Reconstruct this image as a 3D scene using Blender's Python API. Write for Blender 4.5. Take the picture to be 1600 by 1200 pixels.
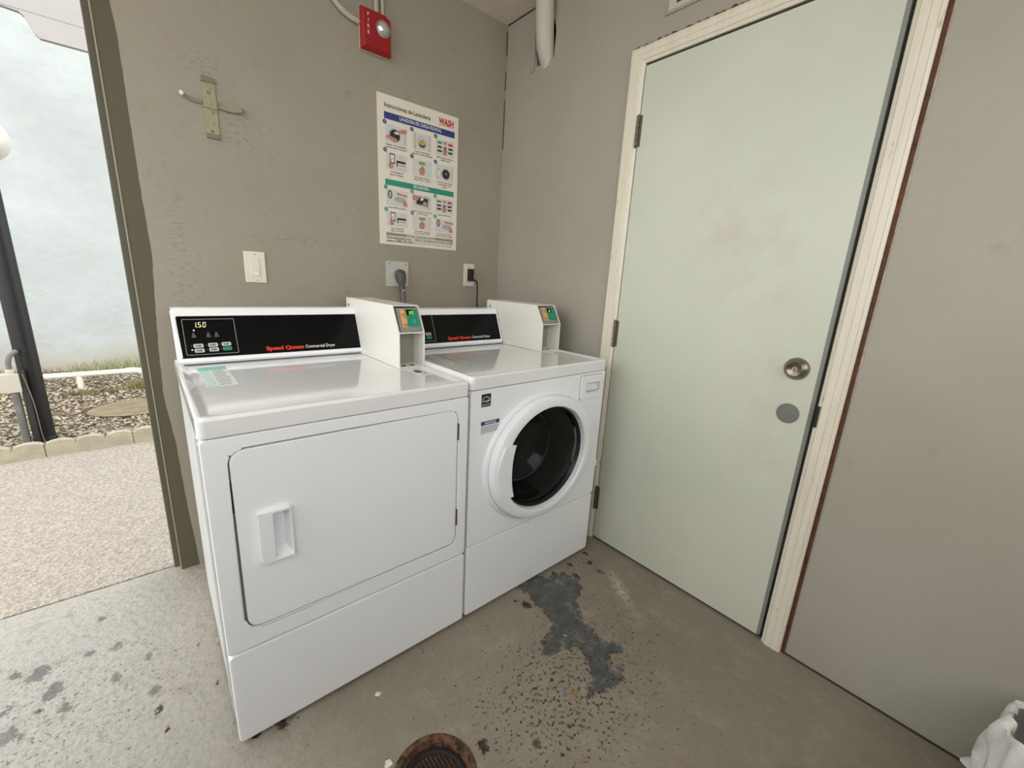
import bpy, bmesh, math, random
import numpy as np
from mathutils import Vector, Matrix
random.seed(7)
for o in list(bpy.data.objects): bpy.data.objects.remove(o)
S = bpy.context.scene
COL = S.collection
R = math.radians

# ---------------------------------------------------------------- camera
cam = bpy.data.cameras.new('camera')
F, U0, V0 = 654.69, -12.3, 3.6
cam.sensor_fit = 'HORIZONTAL'; cam.sensor_width = 36; cam.lens = 36*F/1600
cam.shift_x = -U0/1600; cam.shift_y = V0/1600
cam.clip_start = .05; cam.clip_end = 100
co = bpy.data.objects.new('camera', cam); COL.objects.link(co)
yaw, pitch, roll = -.7042, -.2490, -.0502
Rm = Matrix.Rotation(yaw, 3, 'Z') @ Matrix.Rotation(pitch, 3, 'X') @ Matrix.Rotation(roll, 3, 'Y')
X, Yf, Z = Rm.col[0], Rm.col[1], Rm.col[2]
M = Matrix((X, Z, -Yf)).transposed().to_4x4()
M.translation = Vector((-1.5264, -1.9039, 1.1891))
co.matrix_world = M
S.camera = co

# ---------------------------------------------------------------- world, lights, exposure
w = bpy.data.worlds.new('sky'); S.world = w; w.use_nodes = True
bg = w.node_tree.nodes['Background']
bg.inputs[0].default_value = (.985, .99, .99, 1); bg.inputs[1].default_value = 1.0
S.view_settings.view_transform = 'Standard'; S.view_settings.look = 'None'
S.view_settings.gamma = 1; S.view_settings.use_curve_mapping = False
S.view_settings.exposure = 1.52
sd = bpy.data.lights.new('sun', 'SUN'); sd.energy = .15; sd.angle = R(30); sd.color = (1, .97, .9)
so = bpy.data.objects.new('sun', sd); COL.objects.link(so)
so.rotation_euler = (R(35), R(-30), 0)

# ---------------------------------------------------------------- helpers
def lin(c):
    return tuple((v/255/12.92 if v/255 <= .04045 else ((v/255+.055)/1.055)**2.4) for v in c) + (1,)
class NT:
    def __init__(s, name):
        s.m = bpy.data.materials.new(name); s.m.use_nodes = True
        s.t = s.m.node_tree; s.b = s.t.nodes['Principled BSDF']
    def n(s, typ, **kw):
        nd = s.t.nodes.new(typ)
        for k, v in kw.items():
            if k.startswith('i_'): nd.inputs[k[2:].replace('_', ' ')].default_value = v
            else: setattr(nd, k, v)
        return nd
    def l(s, a, b): s.t.links.new(a, b)
    def pos(s, sc=(1, 1, 1)):
        g = s.n('ShaderNodeNewGeometry'); mp = s.n('ShaderNodeMapping'); mp.inputs['Scale'].default_value = sc
        s.l(g.outputs['Position'], mp.inputs[0]); return mp.outputs[0]
    def noise(s, scale, detail=4, sc=(1, 1, 1), rough=.55):
        nd = s.n('ShaderNodeTexNoise'); nd.inputs['Scale'].default_value = scale
        nd.inputs['Detail'].default_value = detail; nd.inputs['Roughness'].default_value = rough
        s.l(s.pos(sc), nd.inputs['Vector']); return nd.outputs[0]
    def ramp(s, f, lo, hi):
        nd = s.n('ShaderNodeMapRange'); nd.inputs[1].default_value = lo; nd.inputs[2].default_value = hi
        s.l(f, nd.inputs[0]); return nd.outputs[0]
    def math(s, op, a, b=None, c=None):
        nd = s.n('ShaderNodeMath', operation=op)
        for i, v in enumerate((a, b, c)):
            if v is None: continue
            if isinstance(v, (int, float)): nd.inputs[i].default_value = v
            else: s.l(v, nd.inputs[i])
        return nd.outputs[0]
    def mix(s, f, a, b):
        nd = s.n('ShaderNodeMix', data_type='RGBA')
        if isinstance(f, (int, float)): nd.inputs[0].default_value = f
        else: s.l(f, nd.inputs[0])
        for i, v in ((6, a), (7, b)):
            if isinstance(v, tuple): nd.inputs[i].default_value = v
            else: s.l(v, nd.inputs[i])
        return nd.outputs[2]
    def bump(s, h, strength=.3, dist=.002):
        nd = s.n('ShaderNodeBump'); nd.inputs['Strength'].default_value = strength; nd.inputs['Distance'].default_value = dist
        s.l(h, nd.inputs['Height']); s.l(nd.outputs[0], s.b.inputs['Normal'])
    def attr(s, name):
        return s.n('ShaderNodeAttribute', attribute_name=name).outputs['Fac']
    def col(s, c): 
        if isinstance(c, tuple): s.b.inputs['Base Color'].default_value = c
        else: s.l(c, s.b.inputs['Base Color'])
MAT = {}
def mat(name, c, rough=.5, metal=0, var=0, vs=6, bump=0, bs=200, emit=0, coat=0, spec=None):
    if name in MAT: return MAT[name]
    t = NT(name); c = lin(c)
    if var:
        d = tuple(max(0, x*(1-var)) for x in c[:3]) + (1,)
        t.col(t.mix(t.ramp(t.noise(vs, 5), .35, .7), d, c))
    else: t.col(c)
    t.b.inputs['Roughness'].default_value = rough; t.b.inputs['Metallic'].default_value = metal
    if coat: t.b.inputs['Coat Weight'].default_value = coat; t.b.inputs['Coat Roughness'].default_value = .08
    if spec is not None: t.b.inputs['Specular IOR Level'].default_value = spec
    if emit: t.b.inputs['Emission Color'].default_value = c; t.b.inputs['Emission Strength'].default_value = emit
    if bump: t.bump(t.noise(bs, 3), .4, bump)
    MAT[name] = t.m; return t.m

def link(name, me, m=None, parent=None, smooth=True, ang=32):
    if m is not None:
        for x in (m if isinstance(m, (list, tuple)) else [m]): me.materials.append(x)
    if smooth:
        me.shade_smooth(); me.set_sharp_from_angle(angle=R(ang))
    o = bpy.data.objects.new(name, me); COL.objects.link(o)
    if parent: o.parent = parent
    if smooth and len(me.vertices) < 6000:
        wn = o.modifiers.new('even_shading', 'WEIGHTED_NORMAL'); wn.weight = 100; wn.keep_sharp = True
    return o
def obj(name, bm, m=None, parent=None, smooth=True, ang=32):
    bmesh.ops.recalc_face_normals(bm, faces=bm.faces)
    me = bpy.data.meshes.new(name); bm.to_mesh(me); bm.free()
    return link(name, me, m, parent, smooth, ang)
def tag(o, label, cat, group=None):
    o['label'] = label; o['category'] = cat
    if group: o['group'] = group
    return o
def thing(name, label, cat, loc=(0, 0, 0), rz=0, group=None):
    o = bpy.data.objects.new(name, None); COL.objects.link(o); o.empty_display_size = .1
    o.location = loc; o.rotation_euler = (0, 0, rz)
    return tag(o, label, cat, group)
def struct(o):
    o['kind'] = 'structure'; return o

def box(bm, x0, x1, y0, y1, z0, z1, bev=0, seg=2):
    r = bmesh.ops.create_cube(bm, size=1)
    vs = r['verts']
    for v in vs:
        v.co = Vector(((x0+x1)/2+v.co.x*(x1-x0), (y0+y1)/2+v.co.y*(y1-y0), (z0+z1)/2+v.co.z*(z1-z0)))
    if bev:
        es = {e for v in vs for e in v.link_edges}
        bmesh.ops.bevel(bm, geom=list(es), offset=bev, segments=seg, profile=.5, affect='EDGES')
    return vs
def mbox(name, m, parent, *a, bev=0, seg=2):
    bm = bmesh.new(); box(bm, *a, bev=bev, seg=seg); return obj(name, bm, m, parent)
def rr(x0, x1, y0, y1, r, n=6):
    P = []
    for cx, cy, a0 in ((x1-r, y1-r, 0), (x0+r, y1-r, 90), (x0+r, y0+r, 180), (x1-r, y0+r, 270)):
        for i in range(n+1):
            a = R(a0+90*i/n); P.append((cx+r*math.cos(a), cy+r*math.sin(a)))
    return P
def circ(cx, cy, r, n=32, r2=None):
    return [(cx+r*math.cos(2*math.pi*i/n), cy+(r2 or r)*math.sin(2*math.pi*i/n)) for i in range(n)]
XZ = lambda u, v, d: Vector((u, d, v))     # plane facing -y; depth d along y
YZ = lambda u, v, d: Vector((d, u, v))     # plane facing -x
XY = lambda u, v, d: Vector((u, v, d))
def prism(bm, loops, f, d0, d1, bev=0):
    """filled outline (first loop outer, the rest holes) between depths d0 and d1"""
    for d in (d0, d1):
        es = []
        for L in loops:
            vs = [bm.verts.new(f(u, v, d)) for u, v in L]
            es += [bm.edges.new((vs[i], vs[(i+1) % len(vs)])) for i in range(len(vs))]
            if d == d0: prism.a = getattr(prism, 'a', []); prism.a.append(vs)
            else: prism.b = getattr(prism, 'b', []); prism.b.append(vs)
        bmesh.ops.triangle_fill(bm, edges=es, use_beauty=True, use_dissolve=False)
    for A, B in zip(prism.a, prism.b):
        for i in range(len(A)):
            j = (i+1) % len(A); bm.faces.new((A[i], A[j], B[j], B[i]))
    A, B = prism.a, prism.b; prism.a = []; prism.b = []
    if bev:
        es = []
        for L in A+B: 
            for i in range(len(L)):
                e = bm.edges.get((L[i], L[(i+1) % len(L)]))
                if e: es.append(e)
        bmesh.ops.bevel(bm, geom=es, offset=bev, segments=2, profile=.5, affect='EDGES')
def mprism(name, m, parent, loops, f, d0, d1, bev=0, ang=32):
    if loops and isinstance(loops[0][0], (int, float)): loops = [loops]
    bm = bmesh.new(); prism(bm, loops, f, d0, d1, bev); return obj(name, bm, m, parent, ang=ang)
def rings(bm, L, close=False, cap0=False, cap1=False):
    """skin between successive vertex rings given as coordinate lists"""
    V = [[bm.verts.new(p) for p in r] for r in L]
    n = len(V[0]); k = len(V)
    for a in range(k if close else k-1):
        A, B = V[a], V[(a+1) % k]
        for i in range(n): bm.faces.new((A[i], A[(i+1) % n], B[(i+1) % n], B[i]))
    if cap0: bm.faces.new(V[0])
    if cap1: bm.faces.new(list(reversed(V[-1])))
    return V
def lathe(bm, c, ax, prof, n=48, cap=True):
    """profile [(radius, height)] about axis through c; ax in x,y,z ; height measured along +ax"""
    L = []
    for r, h in prof:
        ring = []
        for i in range(n):
            a = 2*math.pi*i/n; u, v = r*math.cos(a), r*math.sin(a)
            ring.append({'z': (c[0]+u, c[1]+v, c[2]+h), 'y': (c[0]+u, c[1]+h, c[2]+v), 'x': (c[0]+h, c[1]+u, c[2]+v)}[ax])
        L.append(ring)
    rings(bm, L, cap0=cap, cap1=cap)
def mlathe(name, m, parent, c, ax, prof, n=48, cap=True, ang=32):
    bm = bmesh.new(); lathe(bm, c, ax, prof, n, cap); return obj(name, bm, m, parent, ang=ang)
def tube(bm, pts, r, n=12, cap=True):
    pts = [Vector(p) for p in pts]
    rad = r if isinstance(r, (list, tuple)) else [r]*len(pts)
    L = []; up = None
    for i, p in enumerate(pts):
        t = (pts[min(i+1, len(pts)-1)]-pts[max(i-1, 0)]).normalized()
        if up is None: up = t.orthogonal().normalized()
        up = (up-t*up.dot(t)).normalized(); s = t.cross(up)
        L.append([p+rad[i]*(up*math.cos(2*math.pi*k/n)+s*math.sin(2*math.pi*k/n)) for k in range(n)])
    rings(bm, L, cap0=cap, cap1=cap)
def mtube(name, m, parent, pts, r, n=12): 
    bm = bmesh.new(); tube(bm, pts, r, n); return obj(name, bm, m, parent, ang=50)
def smoothpts(P, k=6):
    """Catmull-Rom through points"""
    P = [Vector(p) for p in P]; out = []
    for i in range(len(P)-1):
        a = P[max(i-1, 0)]; b = P[i]; c = P[i+1]; d = P[min(i+2, len(P)-1)]
        for j in range(k):
            t = j/k; out.append(.5*((2*b)+(c-a)*t+(2*a-5*b+4*c-d)*t*t+(3*b-a-3*c+d)*t**3))
    out.append(P[-1]); return out
_tc = {}
def text(name, s, m, parent, O, Rv, Uv, size, xs=1, bold=0, align='LEFT', off=.0004, shear=0, fit=None):
    """lettering laid on a plane: origin O, right Rv, up Uv; lifted along the outward normal"""
    key = (s, bold, align, shear)
    if key not in _tc:
        c = bpy.data.curves.new('t', 'FONT'); c.body = s; c.size = 1; c.offset = bold; c.align_x = align; c.shear = shear
        c.resolution_u = 2
        t = bpy.data.objects.new('t', c); COL.objects.link(t)
        dg = bpy.context.evaluated_depsgraph_get(); me = bpy.data.meshes.new_from_object(t.evaluated_get(dg))
        _tc[key] = ([v.co.copy() for v in me.vertices], [tuple(p.vertices) for p in me.polygons])
        bpy.data.objects.remove(t); bpy.data.curves.remove(c)
    V, Fc = _tc[key]
    if fit: xs = fit/((max(v.x for v in V)-min(v.x for v in V))*size)
    O, Rv, Uv = Vector(O), Vector(Rv).normalized(), Vector(Uv).normalized(); N = Rv.cross(Uv)
    me = bpy.data.meshes.new(name)
    me.from_pydata([O+Rv*v.x*size*xs+Uv*v.y*size+N*off for v in V], [], Fc)
    return link(name, me, m, parent, smooth=False)
def flat(bm, pts, O, Rv, Uv, off=.0003, mi=0):
    O, Rv, Uv = Vector(O), Vector(Rv).normalized(), Vector(Uv).normalized(); N = Rv.cross(Uv)
    f = bm.faces.new([bm.verts.new(O+Rv*a+Uv*b+N*off) for a, b in pts]); f.material_index = mi; return f
def mflat(name, m, parent, pts, O, Rv, Uv, off=.0003):
    bm = bmesh.new(); flat(bm, pts, O, Rv, Uv, off)
    me = bpy.data.meshes.new(name); bm.to_mesh(me); bm.free(); return link(name, me, m, parent, smooth=False)
def rect(x0, x1, y0, y1): return [(x0, y0), (x1, y0), (x1, y1), (x0, y1)]
def seg7(s, m, parent, O, Rv, Uv, h, sh=.12):
    """lit seven-segment digits, each digit one part"""
    SG = {'0': 'abcdef', '1': 'bc', '5': 'afgcd', '8': 'abcdefg', '9': 'abcdfg', '3': 'abgcd'}
    w_ = h*.5; t_ = h*.13; x = 0
    for ch in s:
        bm = bmesh.new()
        q = lambda P_: flat(bm, [(x+a+b*sh, b) for a, b in P_], O, Rv, Uv, .0012)
        if ch == '.':
            q(rect(-t_*1.4, -t_*.4, 0, t_)); 
        else:
            D = {'a': (t_*.6, w_-t_*.6, h-t_, h), 'g': (t_*.6, w_-t_*.6, h/2-t_/2, h/2+t_/2), 'd': (t_*.6, w_-t_*.6, 0, t_), 'b': (w_-t_, w_, h/2+t_*.3, h-t_*.5), 'c': (w_-t_, w_, t_*.5, h/2-t_*.3), 'f': (0, t_, h/2+t_*.3, h-t_*.5), 'e': (0, t_, t_*.5, h/2-t_*.3)}
            for k in SG[ch]: q(rect(*D[k]))
            x += w_*1.45
        me = bpy.data.meshes.new('display_digit'); bm.to_mesh(me); bm.free(); link('display_digit', me, m, parent, False)
EX, EZ = (1, 0, 0), (0, 0, 1)

# ---------------------------------------------------------------- materials
white_enamel = mat('white_enamel', (241, 243, 245), .32, var=.03, vs=3, coat=.3)
lid_enamel = mat('lid_enamel', (234, 234, 232), .10, var=.04, vs=5, coat=.6)
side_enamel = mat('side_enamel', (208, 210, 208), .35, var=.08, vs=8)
white_plastic = mat('white_plastic', (236, 237, 240), .35)
box_paint = mat('payment_box_paint', (228, 227, 218), .38, var=.03)
black_gloss = mat('black_gloss', (4, 4, 5), .22, spec=.18)
black_flat = mat('black_flat', (12, 12, 12), .6)
dark_metal = mat('dark_metal', (104, 96, 84), .45, .6)
chrome = mat('chrome', (190, 190, 190), .18, 1)
brushed = mat('brushed_nickel', (150, 142, 130), .32, 1)
grey_plastic = mat('grey_plastic', (140, 136, 130), .45)
red_print = mat('red_print', (214, 44, 28), .5)
white_print = mat('white_print', (215, 215, 215), .5)
grey_print = mat('grey_print', (120, 120, 120), .5)
black_print = mat('black_print', (20, 20, 22), .6)

# back wall: sage grey paint, the darker olive band beside the opening has a ragged cut-in edge (attribute 'band')
t = NT('back_wall_paint')
base = t.mix(t.ramp(t.noise(2.2, 4), .35, .7), lin((150, 143, 126)), lin((157, 151, 136)))
base = t.mix(t.ramp(t.noise(14, 6), .62, .75), base, lin((141, 136, 119)))
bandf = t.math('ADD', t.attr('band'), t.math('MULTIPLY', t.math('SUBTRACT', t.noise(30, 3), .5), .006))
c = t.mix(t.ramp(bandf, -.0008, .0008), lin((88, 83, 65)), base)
scf = t.math('MULTIPLY', t.ramp(t.noise(45, 5, (1, 1, 3)), .55, .60), t.attr('scrape'))
c = t.mix(scf, c, lin((128, 122, 106)))
t.col(c); t.b.inputs['Roughness'].default_value = .75
t.bump(t.noise(28, 6), .35, .0035); back_mat = t.m
# right wall and door
t = NT('door_wall_paint')
c = t.mix(t.ramp(t.noise(1.8, 4), .35, .7), lin((157, 152, 138)), lin((166, 161, 149)))
c = t.mix(t.ramp(t.noise(9, 6), .66, .8), c, lin((144, 140, 128)))
t.col(c); t.b.inputs['Roughness'].default_value = .6; t.bump(t.noise(22, 5), .3, .003); wall_mat = t.m
t = NT('door_paint')
c = t.mix(t.ramp(t.noise(2.5, 4), .35, .7), lin((196, 199, 183)), lin((204, 205, 190)))
c = t.mix(t.math('MULTIPLY', t.ramp(t.noise(10, 8), .42, .85), t.attr('grime')), c, lin((190, 180, 158)))
t.col(c); t.b.inputs['Roughness'].default_value = .42; t.bump(t.noise(30, 4), .2, .0015); door_mat = t.m
t = NT('casing_paint')
c = t.mix(t.ramp(t.noise(5, 5, (6, 6, .6)), .4, .7), lin((222, 216, 198)), lin((214, 206, 186)))
c = t.mix(t.ramp(t.noise(60, 5, (1, 1, .25)), .66, .74), c, lin((166, 152, 124)))
t.col(c); t.b.inputs['Roughness'].default_value = .5; t.bump(t.noise(30, 4, (5, 5, .3)), .3, .002); case_mat = t.m
old_wood = mat('old_brown_edge', (98, 52, 26), .7, var=.6, vs=40, bump=.002, bs=80)
ceil_mat = mat('ceiling_paint', (222, 213, 202), .8, var=.08, vs=5, bump=.002, bs=60)
olive = mat('olive_trim', (84, 80, 66), .6, var=.1, vs=10)

# interior floor
t = NT('worn_floor')
big = t.ramp(t.noise(1.6, 5), .35, .7)
c = t.mix(big, lin((128, 120, 106)), lin((144, 136, 122)))
c = t.mix(t.attr('pale'), c, lin((172, 169, 162)))
c = t.mix(t.math('MULTIPLY', t.ramp(t.noise(60, 8, rough=.7), .45, .75), .55), c, lin((134, 124, 108)))
c = t.mix(t.math('MULTIPLY', t.ramp(t.noise(9, 6), .6, .72), .4), c, lin((128, 116, 98)))
rag = t.math('MULTIPLY', t.math('SUBTRACT', t.noise(48, 12, rough=.82), .5), .10)
gr = t.math('ADD', t.attr('greyspot'), t.math('MULTIPLY', rag, 1.1))
c = t.mix(t.ramp(gr, -.0006, .0006), c, lin((108, 108, 105)))
br = t.math('ADD', t.attr('rust'), rag)
c = t.mix(t.ramp(br, -.0006, .0006), c, lin((48, 30, 22)))
rim = t.math('ADD', t.math('ADD', t.attr('patch'), -.002), t.math('MULTIPLY', rag, 1.25))
c = t.mix(t.math('MULTIPLY', t.ramp(rim, -.006, -.003), t.ramp(t.noise(16, 4), .47, .52)), c, lin((66, 42, 30)))
pc = t.mix(t.ramp(t.noise(20, 5), .4, .7), lin((72, 75, 74)), lin((90, 93, 92)))
c = t.mix(t.ramp(rim, -.0006, .0006), c, pc)
chipn = t.math('ADD', t.noise(85, 6, rough=.6), t.math('MULTIPLY', t.attr('chip'), .10))
c = t.mix(t.ramp(chipn, .665, .675), c, t.mix(t.attr('pale'), lin((60, 48, 38)), lin((112, 108, 100))))
c = t.mix(t.math('MULTIPLY', t.ramp(t.noise(26, 9, rough=.75), .56, .62), .5), c, lin((104, 92, 76)))
c = t.mix(t.math('MULTIPLY', t.ramp(t.noise(300, 4), .62, .7), .5), c, lin((80, 72, 60)))
c = t.mix(t.math('MULTIPLY', t.attr('smear'), t.ramp(t.noise(60, 8, rough=.7), .42, .56)), c, lin((190, 184, 172)))
big2 = t.math('ADD', t.noise(21, 8, rough=.8), t.math('MULTIPLY', t.attr('chip'), .07))
c = t.mix(t.ramp(big2, .665, .672), c, t.mix(t.noise(8, 2), lin((58, 44, 34)), lin((86, 82, 76))))
c = t.mix(t.math('MULTIPLY', t.ramp(t.noise(13, 10, rough=.8), .52, .66), .4), c, lin((176, 168, 154)))
t.col(c); t.b.inputs['Roughness'].default_value = .62
hh = t.math('ADD', t.math('MULTIPLY', t.noise(38, 6), t.math('ADD', t.math('MULTIPLY', t.attr('pale'), 1.6), .5)), t.math('MULTIPLY', t.ramp(rim, -.0006, .0006), -.6))
t.bump(hh, .75, .007); floor_mat = t.m
# outdoor slab: washed aggregate
t = NT('aggregate_concrete')
v = t.n('ShaderNodeTexVoronoi'); v.inputs['Scale'].default_value = 130; t.l(t.pos(), v.inputs['Vector'])
c = t.mix(t.ramp(v.outputs['Color'], .1, .9), lin((136, 129, 118)), lin((180, 172, 160)))
c = t.mix(t.ramp(t.noise(110, 4), .62, .7), c, lin((140, 130, 118)))
t.col(c); t.b.inputs['Roughness'].default_value = .85
t.bump(t.math('ADD', t.noise(55, 5), v.outputs['Distance']), .6, .006); slab_mat = t.m
t = NT('stucco'); c = t.mix(t.ramp(t.noise(1.5, 5), .4, .7), lin((178, 184, 182)), lin((190, 197, 196)))
gz = t.n('ShaderNodeSeparateXYZ'); t.l(t.pos(), gz.inputs[0])
dirt = t.math('MULTIPLY', t.ramp(t.math('ADD', gz.outputs[2], t.math('MULTIPLY', t.noise(4, 6), .5)), .62, .25), .8)
c = t.mix(dirt, c, lin((176, 170, 152))); t.col(c)
t.b.inputs['Roughness'].default_value = .9; t.bump(t.noise(6, 7), .5, .03); stucco = t.m

# ---------------------------------------------------------------- structure
XJ, HC = -1.554, 2.402
def grid(name, xs, ys, f, m, attrs=None, cut=None):
    nx, ny = len(xs), len(ys); xx, yy = np.meshgrid(xs, ys, indexing='xy')
    x, y = xx.ravel(), yy.ravel()
    verts = [f(a, b) for a, b in zip(x, y)]
    faces = []
    for j in range(ny-1):
        for i in range(nx-1):
            if cut and cut((xs[i]+xs[i+1])/2, (ys[j]+ys[j+1])/2): continue
            k = j*nx+i; faces.append((k, k+1, k+nx+1, k+nx))
    me = bpy.data.meshes.new(name); me.from_pydata(verts, [], faces)
    for an, fn in (attrs or {}).items():
        a = me.attributes.new(an, 'FLOAT', 'POINT'); a.data.foreach_set('value', np.asarray(fn(x, y), dtype=np.float32))
    return me
bx = [(2.5, -1.512), (1.93, -1.508), (1.836, -1.503), (1.6, -1.5035), (1.41, -1.503), (1.21, -1.499), (1.08, -1.509), (.86, -1.522), (.72, -1.527), (.54, -1.513), (.35, -1.509), (.24, -1.506), (.125, -1.50), (0, -1.496)][::-1]
zb = [b[0] for b in bx]; xb = [b[1] for b in bx]
def g2(x, y, cx, cy, rx, ry): return np.exp(-((x-cx)/rx)**2-((y-cy)/ry)**2)
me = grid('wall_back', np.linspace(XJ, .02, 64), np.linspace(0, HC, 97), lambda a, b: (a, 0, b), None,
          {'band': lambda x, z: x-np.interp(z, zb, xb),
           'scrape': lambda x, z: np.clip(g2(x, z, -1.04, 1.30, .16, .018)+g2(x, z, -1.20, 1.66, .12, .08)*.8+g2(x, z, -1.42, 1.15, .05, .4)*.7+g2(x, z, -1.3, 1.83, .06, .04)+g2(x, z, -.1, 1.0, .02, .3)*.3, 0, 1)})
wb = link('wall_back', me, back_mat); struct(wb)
bm = bmesh.new(); box(bm, XJ, .12, .001, .09, -.02, HC); struct(obj('wall_back', bm, mat('olive_side', (110, 107, 90), .7), None, False)).parent = wb
struct(mbox('trim_1', olive, None, XJ-.022, XJ-.001, .03, .085, -.005, HC, bev=.004))
o = mbox('trim_2', mat('corner_bead', (150, 144, 118), .5), None, XJ-.003, XJ+.0015, -.0015, .03, .0, HC, bev=.001); struct(o)

# right wall with the door opening and the torn hole of the pipe
DY0, DY1, DZ = -.826, -1.588, 1.99      # opening
outer = [(.0, 0), (DY0, 0), (DY0, DZ), (DY1, DZ), (DY1, 0), (-3.4, 0), (-3.4, HC), (0, HC)]
hole = [(-.216, 2.222), (-.228, 2.158), (-.338, 2.166), (-.341, 2.265), (-.330, 2.31), (-.24, 2.29)]
bm = bmesh.new(); prism(bm, [outer, hole], YZ, 0, .02)
wr = struct(obj('wall_right', bm, wall_mat, None, False))
bm = bmesh.new(); box(bm, .14, .16, -3.4, .1, 0, HC); o = struct(obj('wall_right', bm, mat('cavity', (70, 62, 52), .9), None, False)); o.parent = wr
bm = bmesh.new(); prism(bm, [[(-.205, 2.38), (-.206, 2.34), (-.210, 2.20), (-.212, 2.146), (-.182, 2.143), (-.182, 2.1445), (-.2135, 2.148), (-.2085, 2.34), (-.2075, 2.38)]], YZ, -.0012, .001)
o = struct(obj('wall_seam', bm, mat('seam_grey', (84, 80, 70), .8), None, False)); o.parent = wr
# vertical crack in the room corner
bm = bmesh.new()
for z0, z1 in ((2.27, 2.375), (2.12, 2.2), (1.85, 2.08)): box(bm, -.004, .001, -.003, .001, z0, z1)
o = struct(obj('corner_joint', bm, mat('joint_dark', (60, 56, 46), .9), None, False)); o.parent = wr
bm = bmesh.new()
for y0, y1 in ((-.006, -.30),): 
    box(bm, -.004, .001, y1, y0, HC-.005, HC-.001)
o = struct(obj('ceiling_joint', bm, mat('joint_dark', (60, 56, 46), .9), None, False)); o.parent = wr

struct(mbox('ceiling', ceil_mat, None, -2.32, .14, -3.4, .09, HC, HC+.1))
light_block = mat('light_block_paint', (140, 135, 122), .8)  # half walls added out of view, kept dark, to cut low light
struct(mbox('light_block_behind', light_block, None, -2.2, .14, -2.9, -2.8, 0, 1.1))
struct(mbox('light_block_left', light_block, None, -2.2, -2.1, -2.8, -1.15, 0, 1.1))

# interior floor with its stains as signed distances stored on the grid
patch = [(-.537, -.882), (-.453, -.866), (-.4, -.876), (-.4, -.914), (-.317, -.927), (-.297, -.98), (-.329, -1.035), (-.399, -1.069), (-.427, -1.109), (-.461, -1.159), (-.459, -1.195), (-.476, -1.25), (-.436, -1.274), (-.436, -1.306), (-.451, -1.316), (-.472, -1.295), (-.506, -1.3), (-.516, -1.327), (-.497, -1.348), (-.528, -1.375), (-.569, -1.375), (-.614, -1.357), (-.657, -1.354), (-.661, -1.339), (-.616, -1.321), (-.58, -1.293), (-.579, -1.265), (-.546, -1.23), (-.556, -1.199), (-.601, -1.188), (-.657, -1.177), (-.665, -1.155), (-.625, -1.121), (-.597, -1.109), (-.548, -1.093), (-.534, -1.03), (-.535, -.989), (-.52, -.938)]
def sdf(x, y, P):
    P = np.array(P); d = np.full(x.shape, 9.); ins = np.zeros(x.shape, bool)
    for i in range(len(P)):
        a, b = P[i], P[(i+1) % len(P)]; e = b-a
        tt = np.clip(((x-a[0])*e[0]+(y-a[1])*e[1])/(e@e), 0, 1)
        d = np.minimum(d, np.hypot(x-a[0]-tt*e[0], y-a[1]-tt*e[1]))
        cond = ((a[1] > y) != (b[1] > y)) & (x < (b[0]-a[0])*(y-a[1])/(b[1]-a[1]+1e-12)+a[0]); ins ^= cond
    return np.where(ins, d, -d)
grey = [(-1.907, -.306, .029), (-1.921, -.316, .019), (-1.866, -.402, .03), (-1.877, -.418, .019), (-1.836, -.492, .018), (-1.958, -.275, .02), (-1.737, -.317, .018), (-1.801, -.301, .016), (-1.734, -.453, .018), (-1.663, -.423, .014), (-1.647, -.569, .02), (-1.78, -.143, .015), (-1.938, -.503, .026), (-1.915, -.525, .013), (-1.957, -.41, .015)]
rust = [(-1.642, -.643, .012), (-1.625, -.724, .01), (-1.641, -.529, .010), (-1.645, -.663, .009), (-1.508, -.656, .010), (-.878, -1.351, .015), (-.992, -1.263, .02), (-.137, -.899, .016), (-.173, -.955, .017), (-.183, -1.015, .017), (-.254, -.907, .015), (-.292, -.975, .024), (-.348, -.915, .02), (-.564, -.967, .022), (-.582, -.926, .009), (-.766, -1.375, .010), (-1.389, -.885, .021), (-1.447, -.872, .016), (-.974, -.907, .009), (-1.358, -.888, .011)]
def spots(L): 
    def f(x, y):
        d = np.full(x.shape, -9.)
        for cx, cy, r in L: d = np.maximum(d, r*.95-np.hypot((x-cx)*1.35+(y-cy)*.3, (y-cy)*.9-(x-cx)*.3))
        return np.maximum(d, -.5)
    return f
def fx(lo, hi, s): return list(np.arange(lo, hi, s))
xs = np.array(fx(-3.2, -2.3, .1)+fx(-2.3, .0, .0125)+[0, .14]); ys = np.array(fx(-3.4, -1.8, .1)+fx(-1.8, .035, .0125)+[.040])
def pale(x, y): return np.clip((-1.25-x)/.5, 0, 1)*.9
DR = (-1.13, -1.25)
me = grid('floor', xs, ys, lambda a, b: (a, b, 0), None, {
    'patch': lambda x, y: sdf(x, y, patch), 'greyspot': spots(grey), 'rust': spots(rust), 'pale': pale, 'smear': lambda x, y: .9*np.exp(-(((x+.20)*.55+(y+1.13)*.83)/.10)**2-(((x+.20)*.83-(y+1.13)*.55)/.02)**2),
    'chip': lambda x, y: np.clip(g2(x, y, -.75, -1.3, .36, .26)+.55*g2(x, y, -.4, -1.25, .5, .3)+.95*g2(x, y, -1.85, -.5, .4, .35)+.9*g2(x, y, -.25, -.93, .15, .06)-.25, -.3, 1)},
    cut=lambda a, b: math.hypot(a-DR[0], b-DR[1]) < .0945)
struct(link('floor', me, floor_mat, smooth=False))

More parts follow.
